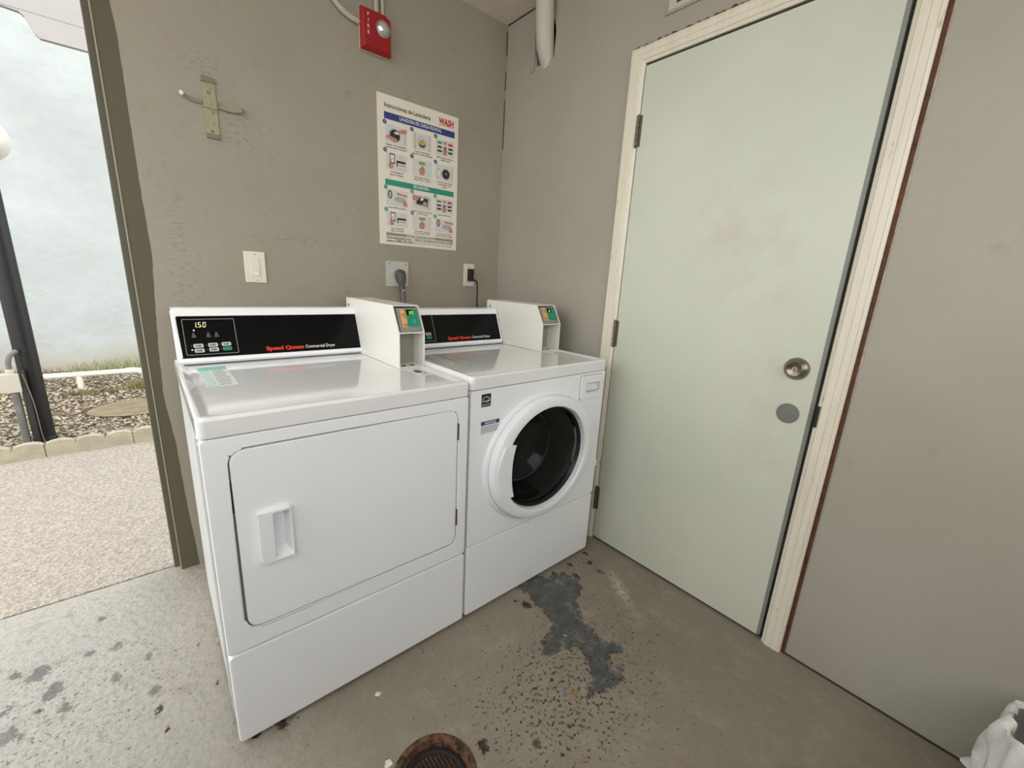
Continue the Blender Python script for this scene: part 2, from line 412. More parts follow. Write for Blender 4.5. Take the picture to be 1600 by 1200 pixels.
# door
d1 = bpy.data.objects.new('door_1', None); COL.objects.link(d1); d1.location = (0, -1.2, 0); struct(d1)
def dpar(o): o.location = (0, 1.2, 0); o.parent = d1; return o
dys = np.linspace(-1.567, -.836, 60); dzs = np.linspace(.012, 1.979, 120)
me = grid('door_leaf', dys, dzs, lambda a, b: (-.008, a, b), None, {'grime': lambda y, z: np.clip(1.3*g2(y, z, -1.30, 1.35, .2, .22)+g2(y, z, -1.45, .7, .12, .25)*.8+g2(y, z, -1.5, 1.0, .1, .15)*.5, 0, 1)})
dl = dpar(link('door_leaf', me, door_mat)); struct(dl)
bm = bmesh.new(); rings(bm, [[(-.0078, -.836, z), (-.0078, -1.5672, z), (-.001, -1.5765, z), (.036, -1.5765, z), (.036, -.836, z)] for z in (.012, 1.979)], cap0=True, cap1=True)
dpar(struct(obj('door_edge', bm, mat('door_edge_grey', (132, 136, 128), .5), None, False)))
def hinge(z0, z1):
    bm = bmesh.new()
    k = 5
    for i in range(k):
        a = z0+(z1-z0)*i/k; lathe(bm, (-.013, -.831, a+.001), 'z', [(.0065, 0), (.0065, (z1-z0)/k-.002)], 12)
    lathe(bm, (-.013, -.831, z0-.004), 'z', [(.003, 0), (.005, .004)], 10); lathe(bm, (-.013, -.831, z1), 'z', [(.005, 0), (.003, .004)], 10)
    box(bm, -.0105, -.0085, -.846, -.832, z0, z1)
    dpar(obj('hinge', bm, dark_metal))
for z in ((1.708, 1.815), (.935, 1.044), (.158, .27)): hinge(*z)
bm = bmesh.new(); lathe(bm, (-.008, -1.511, .966), 'x', [(.0345, 0), (.0345, -.004), (.031, -.010), (.024, -.018), (.0235, -.024), (.0215, -.026), (.0205, -.024), (.008, -.019), (.0075, -.021)], 40)
dpar(obj('deadbolt', bm, brushed))
bm = bmesh.new(); box(bm, -.0300, -.0285, -1.512, -1.510, .9605, .9705); dpar(obj('keyway', bm, black_flat))
dpar(mlathe('cover_plate', mat('cover_grey', (112, 112, 104), .5), None, (-.008, -1.513, .822), 'x', [(.032, 0), (.032, -.0015), (.030, -.0025), (.006, -.0025), (.004, -.0035)], 40))
# jamb stops
bm = bmesh.new()
box(bm, .020, .055, DY0, -.8355, 0, DZ); box(bm, .040, .06, -1.60, -1.56, 0, DZ); box(bm, .020, .055, DY1, DY0, 1.981, DZ+.01)
o = struct(obj('door_jamb', bm, mat('jamb', (110, 110, 98), .6), None, False)); dpar(o)
# latch strike: splintered gap at the casing
bm = bmesh.new(); box(bm, -.0182, -.004, -1.594, -1.5885, .80, .866); 
dpar(obj('strike_notch', bm, black_flat))
struct(mbox('door_sill', mat('sill', (70, 64, 54), .8, var=.3, vs=30), d1, 0.0, .06, DY1+1.2, DY0+1.2, -.004, .008))

def casing(n, pts_out, y0, y1, z0, z1, horiz=False, cut=None):
    """fluted board: profile across its width"""
    prof = [(0, .0), (0, .012), (.06, .0165), (.13, .0175), (.17, .0155), (.20, .0175), (.45, .0175), (.48, .0155), (.52, .0175), (.80, .0170), (.84, .0135), (.90, .0125), (1, .009), (1, 0)]
    bm = bmesh.new()
    if not horiz:
        L = []
        for e in (0, 1):
            ring = []
            for u, d in prof:
                y = y0+(y1-y0)*u
                z = z0 if e == 0 else z1(u)
                ring.append((-d, y, z))
            L.append(ring)
    else:
        L = []
        for e in (0, 1):
            ring = []
            for u, d in prof:
                z = z0+(z1-z0)*u
                ring.append((-d, (y0 if e == 0 else y1)(u), z))
            L.append(ring)
    rings(bm, L, cap0=True, cap1=True)
    return struct(obj('trim_%d' % n, bm, case_mat, None, ang=20))
WT = .066
# left casing: u=0 at outer edge
casing(3, None, -.768, -.832, -.002, lambda u: 2.046-u*.058)
casing(4, None, -1.6455, -1.5865, -.002, lambda u: 2.046-u*.058)
casing(5, None, lambda u: -.768-.0645*u, lambda u: -1.6455+.058*u, 2.046, 1.988, horiz=True)
# bare brown edge of the right casing and ragged brown gap above the head casing
struct(mbox('trim_6', old_wood, None, -.0060, .0005, -1.6560, -1.6455, 0, 2.04))
bm = bmesh.new()
rng = np.linspace(-.775, -1.3, 70); low = [(y, 2.0462) for y in rng]; top = [(y, 2.051+.004*math.sin(i*1.3)*math.sin(i*.37)+random.uniform(0, .005)) for i, y in enumerate(rng)]
prism(bm, [low+top[::-1]], YZ, -.004, .001); struct(obj('trim_7', bm, old_wood, None, False))
bm = bmesh.new()
rng = np.linspace(-1.6562, -1.6562, 2)
zz = np.linspace(.9, 1.9, 60); a = [(-1.656, z) for z in zz]; b = [(-1.658-.0035*abs(math.sin(i*.7)*math.sin(i*.23)), z) for i, z in enumerate(zz)]
prism(bm, [a+b[::-1]], YZ, -.003, .001); struct(obj('trim_8', bm, mat('torn_paint', (190, 180, 160), .8, var=.3, vs=60), None, False))
# dark joint between floor and walls
struct(mbox('baseboard_joint', mat('joint_dark', (60, 56, 46), .9), None, -.006, .002, -3.3, -1.656, -.002, .004))

# ---------------------------------------------------------------- outdoors
struct(mbox('walkway', slab_mat, None, -9, 6, .053, 1.70, -.1, -.002, bev=.004))
struct(mbox('foundation', mat('groove_dark', (60, 54, 46), .9), None, -9, 6, -.2, .2, -.2, -.03))
struct(mbox('ground_outside', slab_mat, None, -9, -3.2, -9, .04, -.1, -.004))
struct(mbox('ground_behind', slab_mat, None, -3.2, 6, -9, -3.4, -.1, -.004))
bed = mat('bed_soil', (126, 112, 92), .95, var=.5, vs=25, bump=.01, bs=60)
struct(mbox('garden_bed', bed, None, -9, 6, 1.70, 4.7, -.12, -.01))
struct(mbox('wall_far', stucco, None, -9, 6, 4.6, 4.8, -.1, 5.5))

stone = mat('edging_concrete', (176, 168, 146), .85, var=.22, vs=14, bump=.002, bs=90)
def edging(x0, label):
    n = 3; w_ = .136; P = [(x0+.002, -.03)]
    P.append((x0+n*w_-.002, -.03))
    top = []
    for k in range(n):
        for i in range(9):
            a = math.pi*i/8; top.append((x0+w_*(k+.5)-math.cos(a)*w_/2*(.985), .060+.032*math.sin(a)**.8))
    top = [(min(max(u, x0+.002), x0+n*w_-.002), v) for u, v in top]
    bm = bmesh.new(); prism(bm, [P+top[::-1]], XZ, 1.695, 1.745); o = obj('edging_block', bm, stone, None, ang=40)
    tag(o, label, 'edging', 'scalloped edging blocks')
edging(-2.534, 'scalloped concrete edging block left of the lamp post base, cut by the photo edge')
edging(-2.126, 'scalloped tan concrete edging block with three humps, middle of the row')
edging(-1.718, 'scalloped tan concrete edging block nearest the grey door jamb')

# gravel
def gravel():
    tmpl = []
    for k in range(6):
        b = bmesh.new(); bmesh.ops.create_icosphere(b, subdivisions=1, radius=1)
        V = [Vector((v.co.x*random.uniform(.8, 1.2), v.co.y*random.uniform(.6, 1), v.co.z*random.uniform(.35, .6))) for v in b.verts]
        tmpl.append((V, [[v.index for v in f.verts] for f in b.faces])); b.free()
    verts = []; faces = []; mi = []
    i = 0
    while i < 15000:
        y = 1.76+(2.84)*random.random()**1.5; x = random.uniform(-4.0, -1.15)
        if ((x+1.68)/.34)**2+((y-2.62)/.26)**2 < 1: i += 1; continue
        s = random.uniform(.006, .0145)*(1+.25*(y-1.7)/3); V, Fc = random.choice(tmpl)
        Mx = Matrix.Rotation(random.uniform(0, 6.3), 3, 'Z') @ Matrix.Rotation(random.uniform(-.5, .5), 3, 'X')
        k = len(verts); P = Vector((x, y, -.004+random.uniform(0, .012)))
        verts += [P+Mx @ (v*s) for v in V]; faces += [[k+a for a in f] for f in Fc]; mi += [random.choice((0, 0, 0, 1, 1, 2))]*len(Fc); i += 1
    me = bpy.data.meshes.new('gravel'); me.from_pydata(verts, [], faces); me.polygons.foreach_set('material_index', mi)
    o = link('gravel', me, [mat('gravel_pale', (176, 166, 148), .9), mat('gravel_tan', (148, 134, 112), .9), mat('gravel_dark', (92, 82, 68), .9)], smooth=False)
    o['kind'] = 'stuff'; tag(o, 'loose pale gravel and wood chips filling the bed behind the edging', 'gravel')
gravel()
st = thing('stepping_disc', 'flat round brown weathered disc lying in the gravel bed', 'stepping stone', (-1.68, 2.62, .0))
mlathe('disc_face', mat('disc_brown', (140, 127, 102), .9, var=.35, vs=12, bump=.003, bs=40), st, (0, 0, 0), 'z', [(.30, -.01), (.31, .008), (.295, .014), (.1, .016)], 40).scale = (1.08, .84, 1)
mlathe('disc_rim', mat('rim_dark', (84, 70, 50), .9), st, (0, 0, 0), 'z', [(.318, -.01), (.322, .01), (.312, .0105)], 40, cap=False).scale = (1.08, .84, 1)
# grass
def tuft(name, label, cx, cy, rx, ry, n, h, col):
    verts = []; faces = []
    for i in range(n):
        a, r = random.uniform(0, 6.3), math.sqrt(random.random()); x, y = cx+rx*r*math.cos(a), cy+ry*r*math.sin(a)
        hh = h*random.uniform(.4, 1); b = random.uniform(0, 6.3); dx, dy = math.cos(b)*.004, math.sin(b)*.004; l = random.uniform(-.4, .4)*hh; m_ = random.uniform(-.4, .4)*hh
        k = len(verts); verts += [(x-dx, y-dy, 0), (x+dx, y+dy, 0), (x+dx*.7+l*.4, y+dy*.7+m_*.4, hh*.6), (x-dx*.7+l*.4, y-dy*.7+m_*.4, hh*.6), (x+l, y+m_, hh)]
        faces += [(k, k+1, k+2, k+3), (k+3, k+2, k+4)]
    me = bpy.data.meshes.new(name); me.from_pydata(verts, [], faces)
    o = link(name, me, mat(*col), smooth=False); o['kind'] = 'stuff'; tag(o, label, 'grass')
tuft('grass', 'pale green grass growing along the foot of the white stucco wall', -1.85, 4.35, .42, .2, 420, .15, ('grass_pale', (158, 160, 118), .8))
tuft('grass', 'dry brown weeds at the foot of the stucco wall behind the lamp post', -2.72, 4.35, .40, .15, 220, .10, ('grass_dry', (140, 128, 104), .8))
tuft('grass', 'low yellow-green grass below the elbow of the white pipe', -1.68, 3.35, .12, .10, 260, .10, ('grass_yellow', (140, 136, 88), .8))
tuft('grass', 'short moss-green grass under the straight run of the white pipe', -2.02, 3.30, .22, .06, 240, .05, ('grass_moss', (122, 116, 76), .8))
# white pvc pipe
pp = thing('irrigation_pipe', 'white plastic pipe running low across the gravel bed', 'pipe', (-2.1, 3.6, 0))
pvc = mat('pvc_white', (232, 228, 212), .5, var=.06, vs=10)
mtube('pipe_run', pvc, pp, [(-1.6, 0, .135), (.33, 0, .125)], .026)
mtube('elbow', pvc, pp, smoothpts([(.31, 0, .126), (.39, 0, .124), (.445, 0, .10), (.46, 0, .04), (.46, 0, -.02)]), .032)
mtube('stub', pvc, pp, [(-.02, 0, .125), (-.02, 0, -.01)], .024)
# lamp post
lp = thing('lamp_post', 'black outdoor lamp post with a white globe, at left edge beyond the edging', 'lamp', (-2.17, 2.05, 0))
blackp = mat('post_black', (14, 15, 15), .5, var=.3, vs=20)
mtube('pole', blackp, lp, [(0, 0, -.01), (0, 0, 1.72)], [.052, .052], 32)
mlathe('base_collar', blackp, lp, (0, 0, -.01), 'z', [(.058, 0), (.058, .03), (.053, .04)], 32)
mlathe('globe_fitter', blackp, lp, (0, 0, 1.68), 'z', [(.055, 0), (.075, .03), (.07, .05), (.05, .06)], 32)
mlathe('globe', mat('globe_white', (206, 205, 196), .3), lp, (0, 0, 1.83), 'z', [(.135*math.cos(R(a)), .135*math.sin(R(a))) for a in range(-70, 91, 8)], 32)
jb = thing('junction_box', 'cream weatherproof electrical box on grey conduit beside the lamp post', 'electrical box', (-2.235, 1.952, 0))
cream = mat('box_cream', (186, 180, 164), .5)
mbox('box_body', cream, jb, -.055, .035, -.03, .035, .365, .482, bev=.005)
mlathe('box_hub', cream, jb, (.0, 0, .482), 'z', [(.022, 0), (.022, .022), (.018, .026)], 20)
grc = mat('conduit_grey', (120, 120, 116), .5, var=.35, vs=14)
mtube('conduit', grc, jb, smoothpts([(0, 0, .50), (.0, .0, .545), (.012, .01, .59), (.04, .03, .615)]), .013)
mtube('conduit', grc, jb, [(.0, 0, .37), (.0, 0, -.02)], .019, 16)
bm = bmesh.new(); box(bm, .030, .058, -.015, .015, -.02, .50, bev=.003); obj('support_stake', bm, mat('stake', (44, 46, 44), .6, var=.5, vs=16), jb)
mtube('ground_wire', mat('wire_copper', (110, 100, 84), .6), jb, smoothpts([(.05, -.02, .48), (.07, -.025, .3), (.075, -.03, .1), (.082, -.03, -.01)]), .003, 6)
# roof beam across the yard
beam = mat('beam_white', (160, 156, 153), .7, var=.05)
rb = thing('overhead_beam', 'white painted overhead beam with a stepped end, above the yard at top left', 'beam', (-1.0, 3.0, 0))
bm = bmesh.new(); prism(bm, [[(3.2, 2.856), (3.2, 3.3), (-5, 3.3), (-5, 2.856)]], XZ, 0, .05); obj('upper_board', bm, beam, rb)
bm = bmesh.new(); prism(bm, [[(3.2, 2.706), (3.2, 2.852), (-5.0, 2.852), (-5.0, 2.842), (-1.06, 2.846), (-.985, 2.84), (-.96, 2.82), (-.925, 2.73), (-.90, 2.706)]], XZ, -.004, .04); obj('stepped_board', bm, beam, rb, ang=25)
mbox('post', beam, rb, .9, 1.02, .05, .17, -.02, 2.71); mbox('post', beam, rb, -4.8, -4.68, .05, .17, -.02, 2.85)

# ---------------------------------------------------------------- wall things
tp = thing('instruction_poster', 'tall white Spanish laundry instruction poster on the back wall above the power outlets', 'poster', (-.486, -.003, 1.321))
PW, PH = .408, .604
ivory = mat('poster_paper', (226, 219, 203), .55)
bm = bmesh.new(); box(bm, -PW/2, PW/2, 0, .0025, 0, PH); obj('sheet', bm, ivory, tp, False)
OP = (-PW/2, 0, PH)
def P(u, v): return (u*PW, -v*PH)
def ptxt(s, u, v, size, m, bold=0, xs=1, align='LEFT', shear=0, fit=None):
    a, b = P(u, v); return text('lettering', s, m, tp, (OP[0]+a, 0, OP[2]+b), EX, EZ, size, xs, bold, align, .0006, shear, fit*PW if fit else None)
def pbar(name, m, u0, u1, v0, v1, off=.0003): 
    a, b = P(u0, v0); c_, d_ = P(u1, v1); return mflat(name, m, tp, rect(a, c_, d_, b), OP, EX, EZ, off)
navy = mat('print_navy', (38, 62, 122), .5); teal = mat('print_teal', (44, 140, 118), .5); gbar = mat('print_grey', (140, 134, 124), .5)
wred = mat('print_wash_red', (190, 40, 52), .5); skin = mat('print_skin', (190, 130, 108), .5); pale = mat('print_pale', (206, 206, 200), .5); lg = mat('print_lightgrey', (168, 168, 166), .5)
dg = mat('print_dark', (40, 38, 38), .5); green = mat('print_green', (112, 160, 76), .5); olivep = mat('print_olive', (176, 160, 96), .5)
ptxt('Instrucciones de Lavanderia', .075, .078, .0245, black_print, .014, fit=.55)
pbar('header_bar', navy, .075, .95, .108, .153)
ptxt('LAVADORA DE CARGA FRONTAL', .51, .139, .0205, white_print, .02, .95, 'CENTER', fit=.52)
ptxt('WASH', .735, .078, .036, wred, .045, shear=.12, fit=.20)
bm = bmesh.new(); flat(bm, [P(.73+.2*i/8, .088-.008*math.sin(math.pi*i/8)) for i in range(9)]+[P(.93-.2*i/8, .091-.008*math.sin(math.pi*(8-i)/8)) for i in range(9)], OP, EX, EZ, .0004)
m_ = bpy.data.meshes.new('swoosh'); bm.to_mesh(m_); bm.free(); link('swoosh', m_, wred, tp, False)
pbar('header_bar', teal, .075, .95, .545, .585)
ptxt('SECADORA', .51, .573, .0195, white_print, .02, .95, 'CENTER', fit=.20)
pbar('footer_bar', gbar, .075, .95, .915, .936)
ptxt('PARA SERVICIO TECNICO', .51, .932, .0135, white_print, .02, 1, 'CENTER')
ptxt('Visite fixlaundry.com', .075, .958, .0155, black_print, .02, fit=.31)
ptxt('Llame al (800) 342-5932', .075, .981, .0155, black_print, .02, fit=.33)
ptxt('Tenga la ID. de la maquina que se encuentra en la unidad', .42, .952, .0105, black_print, .025, fit=.53)
ptxt('lista cuando llame para solicitar el servicio tecnico.', .42, .966, .0095, gbar, .01, fit=.52)
ptxt('que se encuentra en la etiqueta de la maquina.', .42, .980, .0095, gbar, .01, fit=.52)
cols = [(.085, .335), (.40, .645), (.70, .945)]
rows = [(.185, .30), (.365, .478), (.612, .722), (.765, .868)]
caps = [['Agregue 1/4 de detergente y', 'suavizante dentro del tambor'], ['Cargue la ropa aflojada', 'dejando de la linea de llenado'], ['Elija el programa deseado', 'y ajuste el ciclo'],
        ['Use el metodo de', 'pago en la maquina'], ['Para empezar, presione', 'el tipo de ciclo y START'], ['Termine el ciclo, saque la', 'ropa y deje la puerta', 'abierta'],
        ['Limpie el filtro de pelusas'], ['Coloque la carga de ropa dentro', 'y cierre la puerta'], ['Ajuste la temperatura'],
        ['Use el metodo de', 'pago en la maquina'], ['Para empezar, presione', 'el tipo de ciclo y START'], ['Termine el ciclo, limpie la', 'secadora y el filtro de pelusa']]
def ill(kind, u0, u1, v0, v1):
    mats = [pale, dg, lg, skin, white_print, olivep, green, wred, teal]
    bm = bmesh.new(); W_, H_ = (u1-u0)*PW, (v1-v0)*PH; ox, oy = u0*PW, -v1*PH
    def q(pts, mi, off): flat(bm, [(ox+a*W_, oy+b*H_) for a, b in pts], OP, EX, EZ, off, mi)
    def rq(a, b, c_, d_, mi, off): q(rect(a, b, c_, d_), mi, off)
    def cq(cx, cy, r, mi, off, sx=1): q([(cx+r*sx*math.cos(i*math.pi/12)*H_/W_, cy+r*math.sin(i*math.pi/12)) for i in range(24)], mi, off)
    rq(0, 1, 0, 1, 0, .0003)
    hand = lambda cx, cy, s, off: (q([(cx-.12*s, cy-.35*s), (cx+.10*s, cy-.35*s), (cx+.16*s, cy-.05*s), (cx+.12*s, cy+.15*s), (cx+.02*s, cy+.18*s), (cx-.14*s, cy+.08*s), (cx-.17*s, cy-.08*s)], 3, off), q([(cx-.03*s, cy+.1*s), (cx+.04*s, cy+.1*s), (cx+.03*s, cy+.42*s), (cx-.02*s, cy+.42*s)], 3, off))
    if kind == 'drum':
        cq(.42, .45, .40, 2, .0004); cq(.44, .45, .34, 1, .0005); q([(.0, .25), (.1, .42), (.5, .3), (.6, .15), (.45, .08)], 3, .0006)
        q([(.55, .62), (.98, .7), (1, .95), (.8, .9), (.5, .72)], 3, .0006); rq(.42, .62, .55, .68, 4, .0007); rq(.9, .94, .05, .98, 2, .0005)
    elif kind == 'load':
        rq(.12, .17, .02, .98, 2, .0004); rq(.86, .9, .02, .98, 2, .0004); cq(.5, .48, .36, 2, .0004); cq(.5, .48, .31, 4, .0005); cq(.5, .45, .25, 5, .0006); q([(.3, .4), (.5, .28), (.7, .42), (.6, .2), (.4, .2)], 1, .0007)
    elif kind == 'buttons':
        for i, (a, mi) in enumerate(((.08, 8), (.68, 7))): rq(a, a+.24, .72, .86, mi, .0004)
        for a in (.08, .68):
            for b in (.46, .22): rq(a, a+.24, b, b+.12, 1, .0004)
        rq(.40, .6, .74, .9, 3, .0004); rq(.42, .58, .46, .58, 1, .0004); hand(.5, .35, .75, .0005)
    elif kind == 'pay':
        rq(.18, .42, .38, .97, 1, .0004); rq(.21, .39, .46, .90, 4, .0005); rq(.26, .34, .62, .66, 7, .0006); hand(.24, .32, .7, .0006)
        rq(.50, .93, .48, .62, 1, .0004); rq(.50, .55, .25, .62, 1, .0004); rq(.60, .93, .34, .38, 7, .0005); rq(.56, .93, .14, .17, 2, .0004)
        for i in range(14):
            a0, a1 = R(20+i*24), R(36+i*24); q([(.75+.11*math.cos(a0), .8+.14*math.sin(a0)), (.75+.11*math.cos(a1), .8+.14*math.sin(a1)), (.75+.07*math.cos(a1), .8+.09*math.sin(a1)), (.75+.07*math.cos(a0), .8+.09*math.sin(a0))], 2, .0004)
    elif kind == 'press':
        rq(.34, .66, .70, .88, 6, .0004); q([(.48, .5), (.52, .5), (.53, .72), (.47, .72)], 6, .0004); hand(.5, .40, .95, .0005)
    elif kind == 'open':
        cq(.16, .42, .32, 2, .0004, .55); cq(.16, .42, .26, 4, .0005, .5); cq(.56, .45, .36, 2, .0004); cq(.56, .45, .31, 1, .0005); cq(.58, .47, .05, 4, .0006); rq(.88, .91, .02, .98, 2, .0004)
    elif kind == 'filter':
        cq(.17, .68, .27, 1, .0004, .6); cq(.17, .68, .20, 2, .0005, .5); q([(.35, .35), (.7, .22), (.95, .3), (.85, .6), (.45, .62)], 2, .0004)
        q([(.5, .72), (1, .66), (1, .8), (.7, .82), (.5, .86)], 3, .0005); q([(.78, .05), (1, .05), (1, .2), (.9, .45), (.8, .48)], 3, .0005); q([(.45, .86), (.6, .98), (.7, .9), (.55, .8)], 4, .0005)
    elif kind == 'tumble':
        q([(.12, .3), (.85, .2), (.88, .8), (.82, .9), (.2, .92)], 2, .0004); q([(.2, .38), (.78, .3), (.8, .78), (.24, .84)], 1, .0005); q([(.5, .35), (.75, .34), (.75, .52), (.6, .62)], 5, .0006); q([(.0, .55), (.3, .62), (.34, .8), (.1, .95), (0, .9)], 3, .0006); q([(.4, .6), (.55, .66), (.6, .8), (.42, .8)], 4, .0006)
    me = bpy.data.meshes.new('illustration'); bm.to_mesh(me); bm.free(); link('illustration', me, mats, tp, False)
kinds = ['drum', 'load', 'buttons', 'pay', 'press', 'open', 'filter', 'tumble', 'buttons', 'pay', 'press', 'filter']
for r_ in range(4):
    for c_ in range(3):
        k = r_*3+c_; u0, u1 = cols[c_]; v0, v1 = rows[r_]
        ill(kinds[k], u0, u1, v0, v1)
        a, b = P(u0-.005, v0-.012)
        bm = bmesh.new(); flat(bm, circ(a, b, .0088, 20), OP, EX, EZ, .0008); me = bpy.data.meshes.new('number_badge'); bm.to_mesh(me); bm.free()
        link('number_badge', me, navy if r_ < 2 else teal, tp, False)
        text('lettering', str(k % 6+1), white_print, tp, (OP[0]+a, 0, OP[2]+b-.004), EX, EZ, .012, 1, .02, 'CENTER', .0011)
        for i, s in enumerate(caps[k]): ptxt(s, (u0+u1)/2, v1+.018+i*.0165, .0098, black_print, .012, .88, 'CENTER')

# fire strobe
fs = thing('fire_alarm', 'red wall fire alarm strobe with clear lens under the ceiling', 'fire alarm', (-.70, 0, 2.12))
redp = mat('alarm_red', (150, 12, 20), .42)
mbox('back_box', mat('alarm_backbox', (206, 180, 160), .5), fs, -.060, .060, -.020, -.0005, -.070, .068, bev=.003)
bm = bmesh.new()
L = []
for hx, hz0, hz1, y, cut in ((.061, -.071, .067, -.020, .014), (.061, -.071, .067, -.038, .014), (.052, -.062, .060, -.050, .012)):
    L.append([(-hx, y, hz0), (hx, y, hz0), (hx, y, hz1-cut), (hx-cut*1.6, y, hz1), (-hx, y, hz1)])
rings(bm, L, cap0=True, cap1=True); obj('cover', bm, redp, fs)
lens = mat('lens_clear', (205, 205, 200), .08, .6)
mlathe('reflector', chrome, fs, (.022, -.0502, .010), 'y', [(.030, 0), (.030, -.004), (.026, -.005), (.005, -.001)], 28)
bm = bmesh.new(); bmesh.ops.create_icosphere(bm, subdivisions=2, radius=.0255)
for v in bm.verts: v.co = Vector((v.co.x+.022, -.052+v.co.y*.75, v.co.z+.010))
obj('strobe_lens', bm, lens, fs, smooth=False)
for i, ch in enumerate('FIRE'): text('lettering', ch, white_print, fs, (-.038, -.0503, .036-i*.020), EX, EZ, .017, 1, .01, 'CENTER')
cp = mat('conduit_paint', (178, 172, 156), .55)
tag(mtube('conduit', cp, None, [(-.688, -.013, 2.186), (-.688, -.013, 2.401)], .0095), 'vertical painted conduit rising from the fire alarm, left of the pair', 'conduit')
tag(mtube('conduit', cp, None, [(-.662, -.013, 2.186), (-.662, -.013, 2.401)], .0075), 'thinner vertical painted conduit rising from the fire alarm, right of the pair', 'conduit')
tag(mtube('conduit', cp, None, smoothpts([(-.7605, -.0135, 2.140), (-.80, -.0135, 2.147), (-.842, -.0135, 2.168), (-.88, -.0135, 2.21), (-.905, -.0135, 2.28), (-.91, -.0135, 2.401)]), .0105), 'painted conduit curving left and up from the side of the fire alarm', 'conduit')

# cross shaped bracket
cb = thing('wall_bracket', 'cross-shaped leftover metal bracket with strap arms on the back wall', 'bracket', (-1.286, 0, 1.705))
bpm = mat('bracket_paint', (160, 155, 122), .6, var=.15, vs=30); edge = mat('bracket_edge', (122, 114, 96), .6)
bm = bmesh.new(); prism(bm, [rr(-.019, .019, -.088, .088, .003), circ(0, .045, .006, 14), circ(0, -.072, .005, 14)], XZ, -.005, -.0002); obj('strap', bm, bpm, cb)
bm = bmesh.new(); prism(bm, [[(-.019, .076), (.019, .076), (.019, .092), (-.017, .095)]], XZ, -.009, -.0002, .001); obj('end_lip', bm, edge, cb); bm = bmesh.new(); prism(bm, [[(-.018, -.093), (.019, -.093), (.019, -.079), (-.019, -.079)]], XZ, -.008, -.0002, .001); obj('end_lip', bm, edge, cb)
bm = bmesh.new(); prism(bm, [rr(-.0205, .0205, -.001, .026, .002)], XZ, -.0105, -.0052, .001); obj('clamp', bm, bpm, cb)
bm = bmesh.new(); tube(bm, smoothpts([(-.024, -.008, .012), (-.055, -.010, .014), (-.075, -.022, .020)]), [.0055]*12+[.008], 8); obj('arm', bm, mat('arm_paint', (146, 136, 118), .5), cb); bm = bmesh.new(); tube(bm, smoothpts([(.024, -.008, .010), (.06, -.012, .006), (.088, -.022, .010), (.094, -.026, .013)]), [.006]*15+[.0085]*4, 8)
obj('arm', bm, mat('arm_paint', (146, 136, 118), .5), cb)
bm = bmesh.new(); lathe(bm, (-.077, -.023, .0205), 'y', [(.006, .004), (.007, -.002), (.004, -.006)], 12); obj('white_tip', bm, mat('tip', (225, 222, 212), .4), cb)
for z in (.062, .013, -.012, -.045): mlathe('screw', bpm, cb, (0.002, -.0049 if z != .013 else -.0104, z), 'y', [(.0055, 0), (.0055, -.0015), (.003, -.003)], 12)

def plate(par, w_, h_, m, bev=.003, d=.006): return mbox('plate', m, par, -w_/2, w_/2, -d, -.0003, -h_/2, h_/2, bev=bev)
sp = mat('plate_ivory', (222, 216, 198), .4)
ls = thing('light_switch', 'ivory occupancy-sensor light switch alone on the back wall above the dryer', 'switch', (-1.196, 0, 1.189))
plate(ls, .072, .116, sp)
mbox('rocker_frame', sp, ls, -.017, .017, -.0075, -.0055, -.034, .034, bev=.001)
mbox('sensor_button', mat('sensor', (236, 228, 206), .25), ls, -.011, .011, -.010, -.0076, -.031, -.014, bev=.002)
mbox('rocker', sp, ls, -.0145, .0145, -.0092, -.0072, -.012, .031, bev=.0012)
for z in (-.048, .048): mlathe('screw', chrome, ls, (0, -.006, z), 'y', [(.0028, 0), (.0028, -.001), (.001, -.0015)], 12)
rp = thing('dryer_receptacle', 'large square grey-painted receptacle plate behind the left payment box', 'outlet', (-.608, 0, 1.190))
gp = mat('plate_grey', (186, 184, 176), .5)
plate(rp, .115, .116, gp); mlathe('socket_face', mat('socket_grey', (150, 146, 140), .5), rp, (0.006, -.006, -.002), 'y', [(.027, 0), (.027, -.003), (.025, -.004)], 28)
for x, z in ((-.042, .044), (.042, .044)): mlathe('screw', dark_metal, rp, (x, -.006, z), 'y', [(.003, 0), (.003, -.001), (.001, -.0015)], 12)
pc_ = thing('dryer_plug', 'heavy grey dryer plug and cord hanging from the square receptacle', 'power cord', (-.600, 0, 1.185))
pg = mat('plug_grey', (78, 74, 70), .55)
bm = bmesh.new()
L = []
for y, hw, zt, zb_ in ((-.0105, .021, .022, -.030), (-.020, .023, .026, -.040), (-.034, .021, .025, -.046), (-.044, .014, .014, -.048), (-.048, .007, .004, -.046)):
    zc, hz = (zt+zb_)/2, (zt-zb_)/2
    L.append([(hw*math.copysign(abs(math.cos(a))**.7, math.cos(a)), y, zc+hz*math.copysign(abs(math.sin(a))**.7, math.sin(a))) for a in [2*math.pi*i/20 for i in range(20)]])
rings(bm, L, cap0=True, cap1=True); obj('plug_body', bm, pg, pc_, ang=60)
bm = bmesh.new(); tube(bm, [(0, -.032, -.036), (0, -.036, -.060), (0.001, -.038, -.078)], [.014, .012, .0135], 16); obj('strain_relief', bm, pg, pc_)
mtube('flat_cord', mat('cord_grey', (96, 92, 86), .45), pc_, smoothpts([(.001, -.038, -.074), (.001, -.042, -.11), (.001, -.055, -.19), (.002, -.075, -.27)]), .0115)
mbox('clamp', chrome, pc_, -.006, .006, -.050, -.047, -.078, -.064, bev=.001)
op = thing('wall_outlet', 'narrow ivory duplex outlet plate on the back wall near the room corner', 'outlet', (-.198, 0, 1.203))
